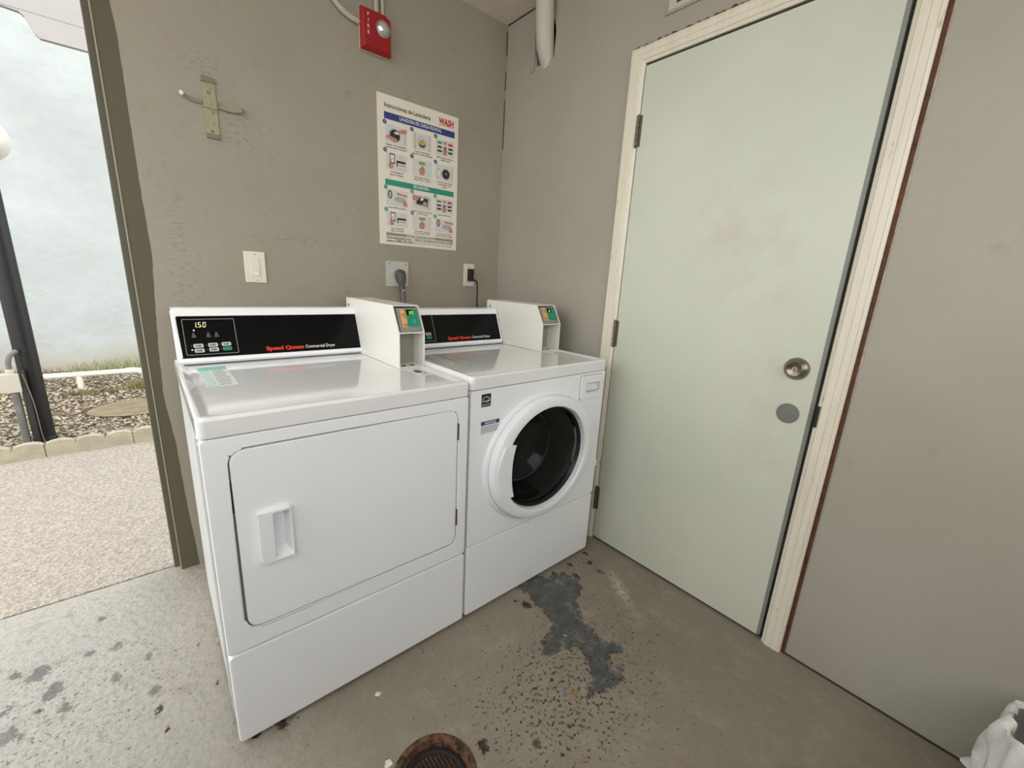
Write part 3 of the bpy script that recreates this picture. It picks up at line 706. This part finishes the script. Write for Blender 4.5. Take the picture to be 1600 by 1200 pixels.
plate(op, .068, .116, mat('outlet_ivory', (212, 206, 190), .4)); mbox('socket_body', mat('outlet_ivory', (0, 0, 0)), op, -.017, .017, -.0082, -.006, -.034, .034, bev=.001)
bm = bmesh.new()
for x in (-.006, .006): box(bm, x-.001, x+.001, -.0086, -.0080, .036, .041)
obj('slot', bm, black_flat, op, False)
bp = thing('washer_plug', 'black plug and thin black cord hanging from the narrow outlet by the corner', 'power cord', (-.198, 0, 1.203))
mbox('plug_body', black_flat, bp, -.013, .013, -.034, -.0085, -.030, .032, bev=.003)
mtube('thin_cord', black_flat, bp, smoothpts([(.004, -.030, -.024), (.016, -.042, -.026), (.026, -.046, -.042), (.025, -.05, -.09), (.018, -.06, -.15), (.012, -.08, -.21)]), .0042, 8)

# pipe into the right wall, panel above the door
tag(mtube('vent_pipe', mat('vent_pipe_paint', (196, 190, 176), .55, var=.06, vs=8), None, smoothpts([(-.040, -.297, 2.401), (-.040, -.300, 2.36), (-.030, -.297, 2.29), (-.010, -.288, 2.225), (.02, -.282, 2.175), (.07, -.280, 2.12)]), .040, 28), 'painted white pipe coming down from the ceiling into a torn hole in the right wall', 'pipe')
bm = bmesh.new(); prism(bm, [rect(-1.05, -.886, 2.116, 2.26), rect(-1.04, -.896, 2.126, 2.25)], YZ, -.006, .0005); o = obj('access_panel', bm, mat('panel_edge', (160, 148, 142), .6), None)
tag(o, 'thin square access panel frame in the wall above the door', 'panel')
mbox('panel_face', mat('panel_face', (188, 182, 172), .6), o, -.003, .0, -1.04, -.896, 2.126, 2.25); mbox('panel_slot', black_flat, o, -.0045, -.0030, -.955, -.925, 2.142, 2.147)

# ---------------------------------------------------------------- appliances
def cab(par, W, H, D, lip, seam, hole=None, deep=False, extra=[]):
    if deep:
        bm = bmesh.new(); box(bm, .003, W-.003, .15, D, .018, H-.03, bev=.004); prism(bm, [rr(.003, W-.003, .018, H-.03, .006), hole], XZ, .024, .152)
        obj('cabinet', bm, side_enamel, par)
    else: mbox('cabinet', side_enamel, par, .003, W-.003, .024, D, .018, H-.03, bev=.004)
    # slight pressed ribs on the side sheet
    bm = bmesh.new()
    for y0 in (.075, .12): box(bm, -.0005, .004, y0, y0+.006, .05, H-.08, bev=.001)
    obj('side_rib', bm, side_enamel, par)
    if hole: bm = bmesh.new(); prism(bm, [rr(.001, W-.001, seam+.003, lip-.003, .010), hole]+extra, XZ, 0, .024, .0035 if not extra else 0); obj('front_panel', bm, white_enamel, par)
    mprism('lower_panel', white_enamel, par, rr(.001, W-.001, .012, seam-.002, .010), XZ, 0, .024, .004)
    # lid with raised rounded rim and recessed tray
    bm = bmesh.new()
    def ring(x0, x1, y0, y1, r, z): return [(a, b, z) for a, b in rr(x0, x1, y0, y1, r, 5)]
    L = [ring(0, W, -.002, D, .014, lip), ring(-.001, W+.001, -.003, D, .016, lip+.004), ring(-.001, W+.001, -.003, D, .016, H-.008), ring(.001, W-.001, -.001, D, .016, H-.003), ring(.006, W-.006, .004, D-.003, .016, H),
         ring(.012, W-.012, .011, D-.01, .018, H-.0005), ring(.024, W-.024, .024, D-.02, .02, H-.006), ring(.034, W-.034, .036, D-.03, .02, H-.0075)]
    rings(bm, L, cap0=True, cap1=True); obj('lid', bm, lid_enamel, par, ang=50)
    for x, y in ((.05, .05), (W-.05, .05), (.05, D-.05), (W-.05, D-.05)):
        mlathe('foot', black_flat, par, (x, y, 0), 'z', [(.02, 0), (.02, .008), (.008, .012), (.008, .02)], 16)

def console(par, W0, W1, y0, z0, yb, h, title, tx, cx0, box0, digits=None):
    """slanted control console; face origin (x, y0, z0), slope direction U"""
    U = Vector((0, .4, 1)).normalized(); N = Vector((0, -U.z, U.y))
    top = Vector((0, y0, z0))+U*h
    bm = bmesh.new()
    prof = [(y0-.001, z0-.006), (y0-.003, z0+.002), (top.y-.006, top.z-.010), (top.y-.003, top.z-.003), (top.y+.004, top.z), (yb, top.z+.004), (yb, z0-.006)]
    # body then a raised rounded frame
    prism(bm, [prof], lambda u, v, d: Vector((d, u, v)), W0+.002, W1-.002, .002); obj_c = obj('console', bm, white_enamel, par)
    f = lambda u, v, d: Vector((u, y0, z0))+U*v+N*(-d)+Vector((0, 0, 0))
    bm = bmesh.new(); prism(bm, [rr(W0, W1, -.003, h, .012), rr(W0+.0115, W1-.008, .0115, h-.026, .002)], f, -.010, .004, .003); obj('console_frame', bm, white_enamel, obj_c)
    bm = bmesh.new(); prism(bm, [rr(W0+.011, W1-.0075, .011, h-.0255, .002)], f, -.0070, .002); obj('control_panel', bm, black_gloss, obj_c)
    Of = Vector((0, y0, z0))+N*.0072
    T = lambda s, x, v, size, m, bold=0, xs=1, al='LEFT', nm='lettering', sh=0, fit=None: text(nm, s, m, obj_c, Of+U*v+Vector((x, 0, 0)), EX, U, size, xs, bold, al, .0005, sh, fit)
    T('Speed Queen', tx, .023, .0185, red_print, .05, fit=.124)
    T('Commercial '+title, tx+.129, .0235, .0165, white_print, .012, fit=.106)
    # outlined keypad zone
    a, b = box0, cx0
    bm = bmesh.new(); prism(bm, [rr(a, b, .021, .139, .003), rr(a+.0014, b-.0014, .0224, .1376, .002)], f, -.0078, -.0072); obj('keypad_outline', bm, mat('outline_print', (150, 150, 148), .5), obj_c)
    s = (b-a)/.142
    X_ = lambda x: a+(x-.031)*s
    led = mat('led_digits', (206, 208, 150), .5, emit=.15)
    if digits: seg7(digits, led, obj_c, Of+U*.111+Vector((X_(.058), 0, 0)), EX, U, .0175)
    wl = mat('led_white', (240, 240, 240), .5, emit=.4)
    def dot(x, v, r, m, nm='indicator'):
        bm = bmesh.new(); flat(bm, circ(x, v, r, 14), Of, EX, U, .0006); me = bpy.data.meshes.new(nm); bm.to_mesh(me); bm.free(); link(nm, me, m, obj_c, False)
    dot(X_(.059), .102, .0020, wl); dot(X_(.047), .038, .0020, wl)
    for x in (.0565, .0955, .1175):
        bm = bmesh.new()
        for i, wv in enumerate((.004, .007, .009, .011)): flat(bm, rect(X_(x)-wv*.5, X_(x)+wv*.6, .098-i*.0045-.006, .100-i*.0045-.006), Of, EX, U, .0005)
        me = bpy.data.meshes.new('indicator_print'); bm.to_mesh(me); bm.free(); link('indicator_print', me, grey_print, obj_c, False)
    key = mat('key_grey', (196, 196, 190), .5); kg = mat('key_green', (20, 130, 84), .5)
    for i, (x, v) in enumerate(((.052, .0445), (.091, .0455), (.128, .0465), (.053, .0285), (.092, .0300), (.129, .0310))):
        bm = bmesh.new(); prism(bm, [rr(X_(x), X_(x+.026), v, v+.0125, .003, 3)], f, -.0085, -.0072); obj('key', bm, kg if i == 5 else key, obj_c)
        if i != 5:
            bm = bmesh.new(); ob = Of+N*.0014
            flat(bm, rect(X_(x)+.005, X_(x)+.008, v+.003, v+.0095), ob, EX, U, .0003); flat(bm, rect(X_(x)+.010, X_(x)+.021, v+.0065, v+.009), ob, EX, U, .0003); flat(bm, rect(X_(x)+.010, X_(x)+.020, v+.003, v+.0052), ob, EX, U, .0003)
            me = bpy.data.meshes.new('key_print'); bm.to_mesh(me); bm.free(); link('key_print', me, dg, obj_c, False)
        if i != 3: dot(X_(x)-.005, v+.006, .0013, grey_print)
    return obj_c

def paybox(par, x0, x1, yf, yb, z0, z1, zk, digits, label):
    """sheet steel payment box: shell with open front bay, reader set in the sloped upper face"""
    th = .0035; ys = yf+.045
    side = [(yf, z0), (yf, zk), (ys, z1), (yb, z1), (yb, z0)]
    bm = bmesh.new()
    for a, b in ((x0, x0+th), (x1-th, x1)): prism(bm, [side], lambda u, v, d: Vector((d, u, v)), a, b, .0008)
    shell = obj('payment_box', bm, box_paint, par); shell['label'] = label
    bm = bmesh.new()
    box(bm, x0+th, x1-th, ys+.001, yb, z1-.004, z1-.0002); box(bm, x0+th, x1-th, yf+.0005, yf+.14, z0, z0+.0035)
    box(bm, x0+th, x1-th, yf+.0005, yf+.10, zk-.003, zk+.0012); box(bm, x0+th, x1-th, yb-.004, yb, z0, z1-.004)
    obj('box_shell', bm, box_paint, shell, False)
    mbox('bay_back', mat('bay_grey', (148, 142, 132), .6), shell, x0+th, x1-th, yf+.075, yf+.078, z0+.0036, zk-.003)
    bm = bmesh.new()
    for x in (x0+.028, x0+.062): lathe(bm, (x, yf+.022, z0+.0035), 'z', [(.007, 0), (.007, .002)], 16)
    obj('bay_bolt', bm, dark_metal, shell)
    # reader
    U = Vector((0, ys-yf, z1-zk)); h = U.length; U.normalize(); N = Vector((0, -U.z, U.y))
    f = lambda u, v, d: Vector((u, yf, zk))+U*v-N*d
    # dark recess floor behind and the reader block
    bm = bmesh.new(); prism(bm, [rect(x0+th, x1-th, .004, h-.004)], f, .014, .017); obj('reader_recess', bm, mat('recess_brown', (90, 82, 74), .6), shell, False)
    bm = bmesh.new(); prism(bm, [rr(x0+.010, x1-.008, .004, h-.008, .004)], f, .002, .0139, .002); rd = obj('card_reader', bm, grey_plastic, shell)
    Of = Vector((0, yf, zk))-N*.002+Vector((0, 0, 0))
    Of = Vector((0, yf, zk))+N*(-.002)
    W_ = x1-x0-.018; a = x0+.010
    org = mat('label_orange', (226, 170, 104), .5); tl = mat('label_teal', (22, 140, 110), .5)
    mflat('orange_label', org, shell, rect(a+.012, a+W_*.44, .020, h-.014), Of, EX, U, .0004)
    pts = [(a+W_*.44+.004*math.sin(i/6*3.14)-.006, .022+(h-.036)*i/6) for i in range(7)]
    mflat('teal_label', tl, shell, pts[::1] and [(a+W_-.004, h-.014)]+pts[::-1]+[(a+W_-.004, .020)], Of, EX, U, .0006)
    mflat('display_window', black_gloss, shell, rect(a+W_*.46, a+W_*.72, h-.036, h-.016), Of, EX, U, .0009)
    seg7(digits, mat('led_lime', (170, 230, 40), .5, emit=.4), shell, Of+U*(h-.0335)+Vector((a+W_*.565, 0, 0)), EX, U, .0115)
    bm = bmesh.new()
    for i, (u0, u1, v) in enumerate(((.015, .038, .066), (.017, .034, .060), (.024, .036, .054), (.016, .036, .030), (.016, .030, .025))): flat(bm, rect(a+u0, a+u1, v, v+.0022), Of, EX, U, .0007)
    me = bpy.data.meshes.new('label_print'); bm.to_mesh(me); bm.free(); link('label_print', me, mat('print_brown', (130, 70, 40), .6), shell, False)
    bm = bmesh.new()
    for k in range(3):
        for i in range(8):
            a0, a1 = R(-40+i*12), R(-28+i*12); r = .004+k*.0035; cx, cy = a+W_*.64, .040
            flat(bm, [(cx+r*math.cos(a0), cy+r*math.sin(a0)), (cx+r*math.cos(a1), cy+r*math.sin(a1)), (cx+(r+.001)*math.cos(a1), cy+(r+.001)*math.sin(a1)), (cx+(r+.001)*math.cos(a0), cy+(r+.001)*math.sin(a0))], Of, EX, U, .0009)
    me = bpy.data.meshes.new('tap_symbol'); bm.to_mesh(me); bm.free(); link('tap_symbol', me, mat('tap_pale', (130, 205, 180), .5), shell, False)
    mlathe('key_screw', chrome, shell, (x0-.0002, yb-.03, z1-.028), 'x', [(.005, 0), (.005, -.002), (.003, -.003)], 14)
    return shell

def sticker(par, name, x0, x1, y0, y1, z, header=None, hh=.02, kind='lines', m=None):
    o = mflat(name, m or mat('sticker_white', (232, 232, 226), .35), par, rect(x0, x1, y0, y1), (0, 0, z), EX, (0, 1, 0), .0004)
    if header: mflat('sticker_header', header, o, rect(x0, x1, y1-hh, y1), (0, 0, z), EX, (0, 1, 0), .0007)
    bm = bmesh.new(); n = int((y1-y0-hh)/.022)
    for i in range(n):
        y = y1-hh-.014-i*.022; flat(bm, rect(x0+(x1-x0)*.42, x1-(x1-x0)*random.uniform(.02, .2), y, y+.005), (0, 0, z), EX, (0, 1, 0), .0008)
    me = bpy.data.meshes.new('sticker_print'); bm.to_mesh(me); bm.free(); link('sticker_print', me, mat('print_mid', (84, 86, 84), .6), o, False)
    if header:
        bm = bmesh.new()
        for i in range(n-1):
            y = y1-hh-.016-i*.026; flat(bm, rect(x0+.002, x0+(x1-x0)*.36, y, y+.014), (0, 0, z), EX, (0, 1, 0), .0007)
        me = bpy.data.meshes.new('sticker_tab'); bm.to_mesh(me); bm.free(); link('sticker_tab', me, mat('tab_pale_teal', (170, 214, 204), .5), o, False)
    return o

# ---- dryer
DW, DH, DD = .683, .882, .725
dr = thing('dryer', 'white front-loading commercial dryer with wide flat door, nearest the camera', 'dryer', (-.8016-.683, -.8896+.0007, 0), .0021)
door_hole = rr(.0425, .6465, .332, .8035, .034, 14)
cab(dr, DW, DH, DD, .8375, .279, door_hole)
mprism('door_backing', mat('gap_dark', (128, 130, 134), .6), dr, [rr(.036, .652, .326, .81, .03), rr(.118, .162, .508, .636, .004)], XZ, .011, .0125)
bm = bmesh.new(); prism(bm, [rr(.0490, .6430, .3365, .7990, .029, 14), rr(.1215, .158, .5125, .6315, .004, 4)], XZ, .0005, .020, .003); dd_ = obj('dryer_door', bm, white_enamel, dr)
# pull handle: framed cup, deeper towards the right
bm = bmesh.new()
def trap(x0, x1, z0, z1, tl, tr, r=.006):  # slightly barrel sided outline
    P_ = []
    n = 6
    for i in range(n+1): P_.append((x0-.002*math.sin(math.pi*i/n)*0, z0+(z1-z0)*i/n))
    return rr(x0, x1, z0, z1, r, 4)
prism(bm, [rr(.089, .161, .505, .640, .006, 4), rr(.121, .1585, .512, .632, .004, 4)], XZ, -.013, .0006, .002)
h = obj('door_handle', bm, white_plastic, dd_)
bm = bmesh.new(); rings(bm, [[(a, -.011, b) for a, b in rr(.121, .1585, .512, .632, .004, 4)], [(a, .0185, b) for a, b in rr(.126, .150, .526, .622, .004, 4)]], cap1=True); obj('handle_cup', bm, white_plastic, dd_, ang=40)
for z0, z1 in ((.700, .753), (.402, .458)):
    bm = bmesh.new(); box(bm, .6425, .6475, -.0015, .014, z0, z1, bev=.001); lathe(bm, (.6455, .0, z0), 'z', [(.003, 0), (.003, z1-z0)], 8); obj('door_hinge', bm, dark_metal, dr)
bm = bmesh.new(); box(bm, .0425, .0495, .006, .016, .650, .726); obj('door_catch', bm, black_flat, dr)
console(dr, .006, .600, .625, .885, .72, .175, 'Dryer', .256, .173, .031, '1.50')
paybox(dr, .590, .688, .286, .765, .8755, 1.087, .998, '09', 'white steel payment box on the dryer lid with lit green display')
sticker(dr, 'price_sticker', .048, .122, .30, .575, DH-.0073, mat('sticker_teal', (120, 196, 180), .4), .045)
sticker(dr, 'lid_sticker', .600, .652, .16, .262, DH-.0073, None, 0)
bm = bmesh.new(); flat(bm, circ(.626, .222, .012, 16, .018), (0, 0, DH-.0073), EX, (0, 1, 0), .001); me = bpy.data.meshes.new('sticker_symbol'); bm.to_mesh(me); bm.free(); link('sticker_symbol', me, dg, dr, False)

# ---- washer
wa = thing('washer', 'white front-loading commercial washer with round dark window, beside the door', 'washer', (-.7965+.003, -.8845, 0), .0094)
WH, WD = .894, .70
cab(wa, DW, WH, WD, .851, .291, circ(.334, .556, .236, 56, .220), True, [rr(.557, .647, .769, .807, .006, 4)])
# shaped door: base flange, ring, window bowl (slightly wider than tall)
PCX, PCZ = .334, .556
pc = (PCX, 0, PCZ)
def ell(r):
    if r < .176: return r*.203/.176, r*.192/.176
    return .203+.85*(r-.176), .192+.64*(r-.176)
def elathe(name, m, parent, prof, n=72, ang=40, close=False):
    bm = bmesh.new(); L = []
    for r, h in prof:
        a_, b_ = ell(r); L.append([(PCX+a_*math.cos(2*math.pi*i/n), h, PCZ+b_*math.sin(2*math.pi*i/n)) for i in range(n)])
    rings(bm, L, close=close); return obj(name, bm, m, parent, ang=ang)
fl = elathe('door_flange', white_plastic, wa, [(.224, .012), (.264, .0), (.261, -.009), (.254, -.013), (.248, -.014)])
wd = elathe('washer_door', white_plastic, wa, [(.222, .006), (.247, -.014), (.244, -.028), (.237, -.037), (.226, -.0415), (.200, -.044), (.189, -.043), (.184, -.038), (.1815, -.020), (.181, .0), (.205, .006)], ang=30)
elathe('chrome_ring', mat('ring_grey', (96, 98, 100), .3, .8), wd, [(.1814, -.016), (.179, -.021), (.177, -.014), (.175, -.016), (.173, -.004), (.1814, .002)], ang=30)
win = mat('window_black', (7, 7, 8), .10, spec=.5)
elathe('window_bowl', win, wd, [(.174, -.004), (.168, .012), (.158, .045), (.150, .050), (.148, .056), (.132, .098), (.126, .102), (.122, .098), (.09, .125), (.04, .132), (.001, .133)], ang=25)
elathe('drum_lip', mat('drum_steel', (120, 120, 122), .3, 1), wd, [(.131, .0985), (.128, .0965), (.125, .0985), (.128, .1015), (.131, .0985)], ang=60)
g = NT('clear_glass'); g.b.inputs['Roughness'].default_value = .03; g.b.inputs['Transmission Weight'].default_value = 1; g.b.inputs['IOR'].default_value = 1.16; g.col((.55, .57, .57, 1))
elathe('window_glass', g.m, wd, [(.176, -.006), (.15, -.010), (.1, -.014), (.05, -.016), (.0005, -.0165), (.0005, -.0145), (.05, -.014), (.1, -.012), (.15, -.008), (.175, -.004)], ang=80, close=True)
# handle: flat shield bridging the left of the ring
L0 = []
for i in range(9):
    a = R(180-27+54*i/8); L0.append((PCX+.246*math.cos(a), PCZ+.205*math.sin(a)))
Lr = [(PCX-.176-.010*math.sin(math.pi*i/8), PCZ-.094+.188*i/8) for i in range(9)]
mprism('door_pull', white_plastic, wd, [(a, b) for a, b in L0]+Lr, XZ, -.0495, -.030, .0025)
# hinge wing at the right
mprism('hinge_wing', white_plastic, wa, [(.452, .762), (.50, .748), (.60, .705), (.676, .680), (.678, .600), (.678, .44), (.60, .395), (.50, .390), (.52, .5), (.53, .568), (.51, .66)], XZ, -.0028, .004, .0012)
mbox('hinge_cover', white_plastic, wa, .664, .680, -.008, .004, .425, .452, bev=.002)
# detergent drawer
dz = wa
mprism('drawer_shade_line', mat('gap_shadow_grey', (120, 122, 124), .6), wa, [rr(.5262, .6658, .7402, .8398, .011, 5), rr(.560, .644, .772, .804, .006, 4)], XZ, -.0006, .0005)  # grey plate that paints the shading line around the drawer
bm = bmesh.new(); prism(bm, [rr(.528, .664, .742, .838, .010, 5), rr(.556, .648, .768, .808, .006, 4)], XZ, -.008, .003, .002); dwr = obj('detergent_drawer', bm, white_plastic, wa)
bm = bmesh.new(); rings(bm, [[(a, -.007, b) for a, b in rr(.556, .648, .768, .808, .006, 4)], [(a, .020, b) for a, b in rr(.562, .642, .774, .798, .004, 4)]], cap1=True); obj('drawer_pull', bm, white_plastic, dwr, ang=40)
# labels on the washer front
es = mflat('energy_label', black_print, wa, rect(.042, .080, .790, .833), (0, -.0002, 0), EX, EZ, .0004)
wh = mat('label_white', (225, 225, 225), .5)
bm = bmesh.new(); n = 14
arc = [(.061+.0165*math.cos(R(20+140*i/n)), .808+.0165*math.sin(R(20+140*i/n))) for i in range(n+1)]; arc2 = [(.061+.0145*math.cos(R(20+140*i/n)), .808+.0145*math.sin(R(20+140*i/n))) for i in range(n+1)]
flat(bm, arc+arc2[::-1], (0, -.0002, 0), EX, EZ, .0008)
star = []
for i in range(10): r = .0052 if i % 2 == 0 else .0021; star.append((.0715+r*math.cos(R(90+36*i)), .8105+r*math.sin(R(90+36*i))))
flat(bm, star, (0, -.0002, 0), EX, EZ, .0008)
flat(bm, rect(.043, .079, .7985, .7992), (0, -.0002, 0), EX, EZ, .0008)
me = bpy.data.meshes.new('label_print'); bm.to_mesh(me); bm.free(); link('label_print', me, wh, es, False)
text('lettering', 'energy', wh, es, (.0445, -.0002, .8065), EX, EZ, .0105, .95, .01, 'LEFT', .0008, .25)
text('lettering', 'ENERGY STAR', wh, es, (.061, -.0002, .793), EX, EZ, .0052, 1, .0, 'CENTER', .0008)
nt = mflat('notice_label', wh, wa, rect(.042, .121, .695, .741), (0, -.0002, 0), EX, EZ, .0004)
mflat('notice_header', navy, nt, rect(.043, .120, .727, .7405), (0, -.0002, 0), EX, EZ, .0007)
text('lettering', 'NOTICE', wh, nt, (.0815, -.0002, .7295), EX, EZ, .0115, 1.1, .03, 'CENTER', .0011)
bm = bmesh.new()
for i in range(4):
    x = .045
    while x < .115:
        l = random.uniform(.004, .010); flat(bm, rect(x, min(x+l, .118), .719-i*.0058, .7213-i*.0058), (0, -.0002, 0), EX, EZ, .0007); x += l+.0018
me = bpy.data.meshes.new('notice_print'); bm.to_mesh(me); bm.free(); link('notice_print', me, mat('print_mid', (84, 86, 84), .6), nt, False)
console(wa, .006, .572, .540, .897, .66, .162, 'Washer', .265, .204, .062)
paybox(wa, .577, .690, .274, .675, .8875, 1.088, 1.008, '8', 'white steel payment box on the washer lid beside the wall')
sticker(wa, 'price_sticker', .070, .150, .22, .42, WH-.0073, None, 0, m=mat('sticker_clearish', (204, 204, 198), .3))
sticker(wa, 'lid_sticker', .585, .645, .12, .24, WH-.0073, None, 0)

# ---------------------------------------------------------------- floor things
fd = thing('floor_drain', 'round rusty floor drain at the bottom edge of the photo', 'drain', (DR[0], DR[1], 0))
rusty = mat('rust_dark', (36, 20, 14), .7, var=.6, vs=30, bump=.003, bs=60)
mlathe('rim', mat('rust_rim', (116, 82, 56), .8, var=.93, vs=60, bump=.003, bs=70), fd, (0, 0, 0), 'z', [(.107, -.001), (.103, .003), (.090, .0032), (.085, -.004), (.082, -.02)], 56, cap=False)
mlathe('cover', rusty, fd, (0, 0, 0), 'z', [(.083, -.018), (.080, -.012), (.071, -.010), (.067, -.014)], 48)
bm = bmesh.new()
for i in range(-6, 7):
    hw = math.sqrt(.062**2-(i*.0095)**2); box(bm, i*.0095-.0026, i*.0095+.0026, -hw, hw, -.0145, -.0105, bev=.0008, seg=1)
obj('grate_bars', bm, mat('rust_bar', (84, 56, 38), .6, .2, var=.8, vs=50), fd)
def scrap(name, label, cat, x, y, s, m, seed):
    rnd = random.Random(seed); bm = bmesh.new(); n = 9
    pts = [(s*rnd.uniform(.5, 1)*math.cos(2*math.pi*i/n), s*rnd.uniform(.5, 1.1)*math.sin(2*math.pi*i/n)) for i in range(n)]
    c0 = bm.verts.new((0, 0, .004)); vs = [bm.verts.new((a, b, .0008+rnd.uniform(0, .004))) for a, b in pts]; ws = [bm.verts.new((v.co.x, v.co.y, v.co.z-.0006)) for v in vs]; c1 = bm.verts.new((0, 0, .0034))
    for i in range(n):
        j = (i+1) % n; bm.faces.new((c0, vs[i], vs[j])); bm.faces.new((c1, ws[j], ws[i])); bm.faces.new((vs[i], ws[i], ws[j], vs[j]))
    o = obj(name, bm, m); o.location = (x, y, 0); tag(o, label, cat)
paper = mat('scrap_white', (214, 212, 206), .7)
scrap('dry_leaf', 'tiny orange leaf on the floor below the dark patch', 'leaf', -.687, -1.3136, .011, mat('leaf_orange', (176, 122, 44), .7, var=.3, vs=60), 1)
scrap('paper_scrap', 'small white paper scrap on the floor in front of the dryer', 'scrap', -1.152, -.9637, .010, paper, 2)
scrap('paper_scrap', 'white paper scrap beside the rusty floor drain', 'scrap', -1.205, -1.152, .013, paper, 3)
scrap('paint_flake', 'tiny tan flake lying on the dark floor patch', 'flake', -.555, -1.154, .007, mat('flake_tan', (168, 150, 120), .7), 4)

# bin with white liner against the right wall
tb = thing('trash_bin', 'bin with a crumpled white plastic liner at bottom right by the wall', 'trash bin', (-.187, -2.25, 0)); tb.scale = (1.03, 1.03, .78)
mlathe('bin_body', mat('bin_grey', (120, 120, 118), .5), tb, (0, 0, 0), 'z', [(.11, 0), (.115, .004), (.150, .385), (.156, .39), (.150, .39), (.146, .38), (.11, .012)], 40, cap=True)
bm = bmesh.new(); L = []
nn = 160
for k, (r, z) in enumerate([(.06, .12), (.12, .16), (.140, .26), (.146, .37), (.150, .398), (.155, .402), (.162, .396), (.166, .36), (.168, .31), (.165, .27), (.170, .22), (.166, .17), (.172, .13)]):
    ring = []
    for i in range(nn):
        a = 2*math.pi*i/nn; amp = .002 if k < 4 else (.0035 if k < 7 else .003+.0016*(k-6))
        rr_ = r+amp*(math.sin(9*a+k*.8)+.8*math.sin(17*a-k*1.1)+.5*math.sin(31*a+k)); zz_ = z+.004*math.sin(7*a+k)+.003*math.sin(13*a) if 3 < k else z
        ring.append((rr_*math.cos(a), rr_*math.sin(a), zz_))
    L.append(ring)
rings(bm, L, cap0=True)
lt = NT('liner_plastic'); lt.col(lin((228, 228, 226))); lt.b.inputs['Roughness'].default_value = .35; lt.b.inputs['Subsurface Weight'].default_value = .0; lt.bump(lt.noise(40, 4), .6, .006)
obj('liner', bm, lt.m, tb, ang=80)
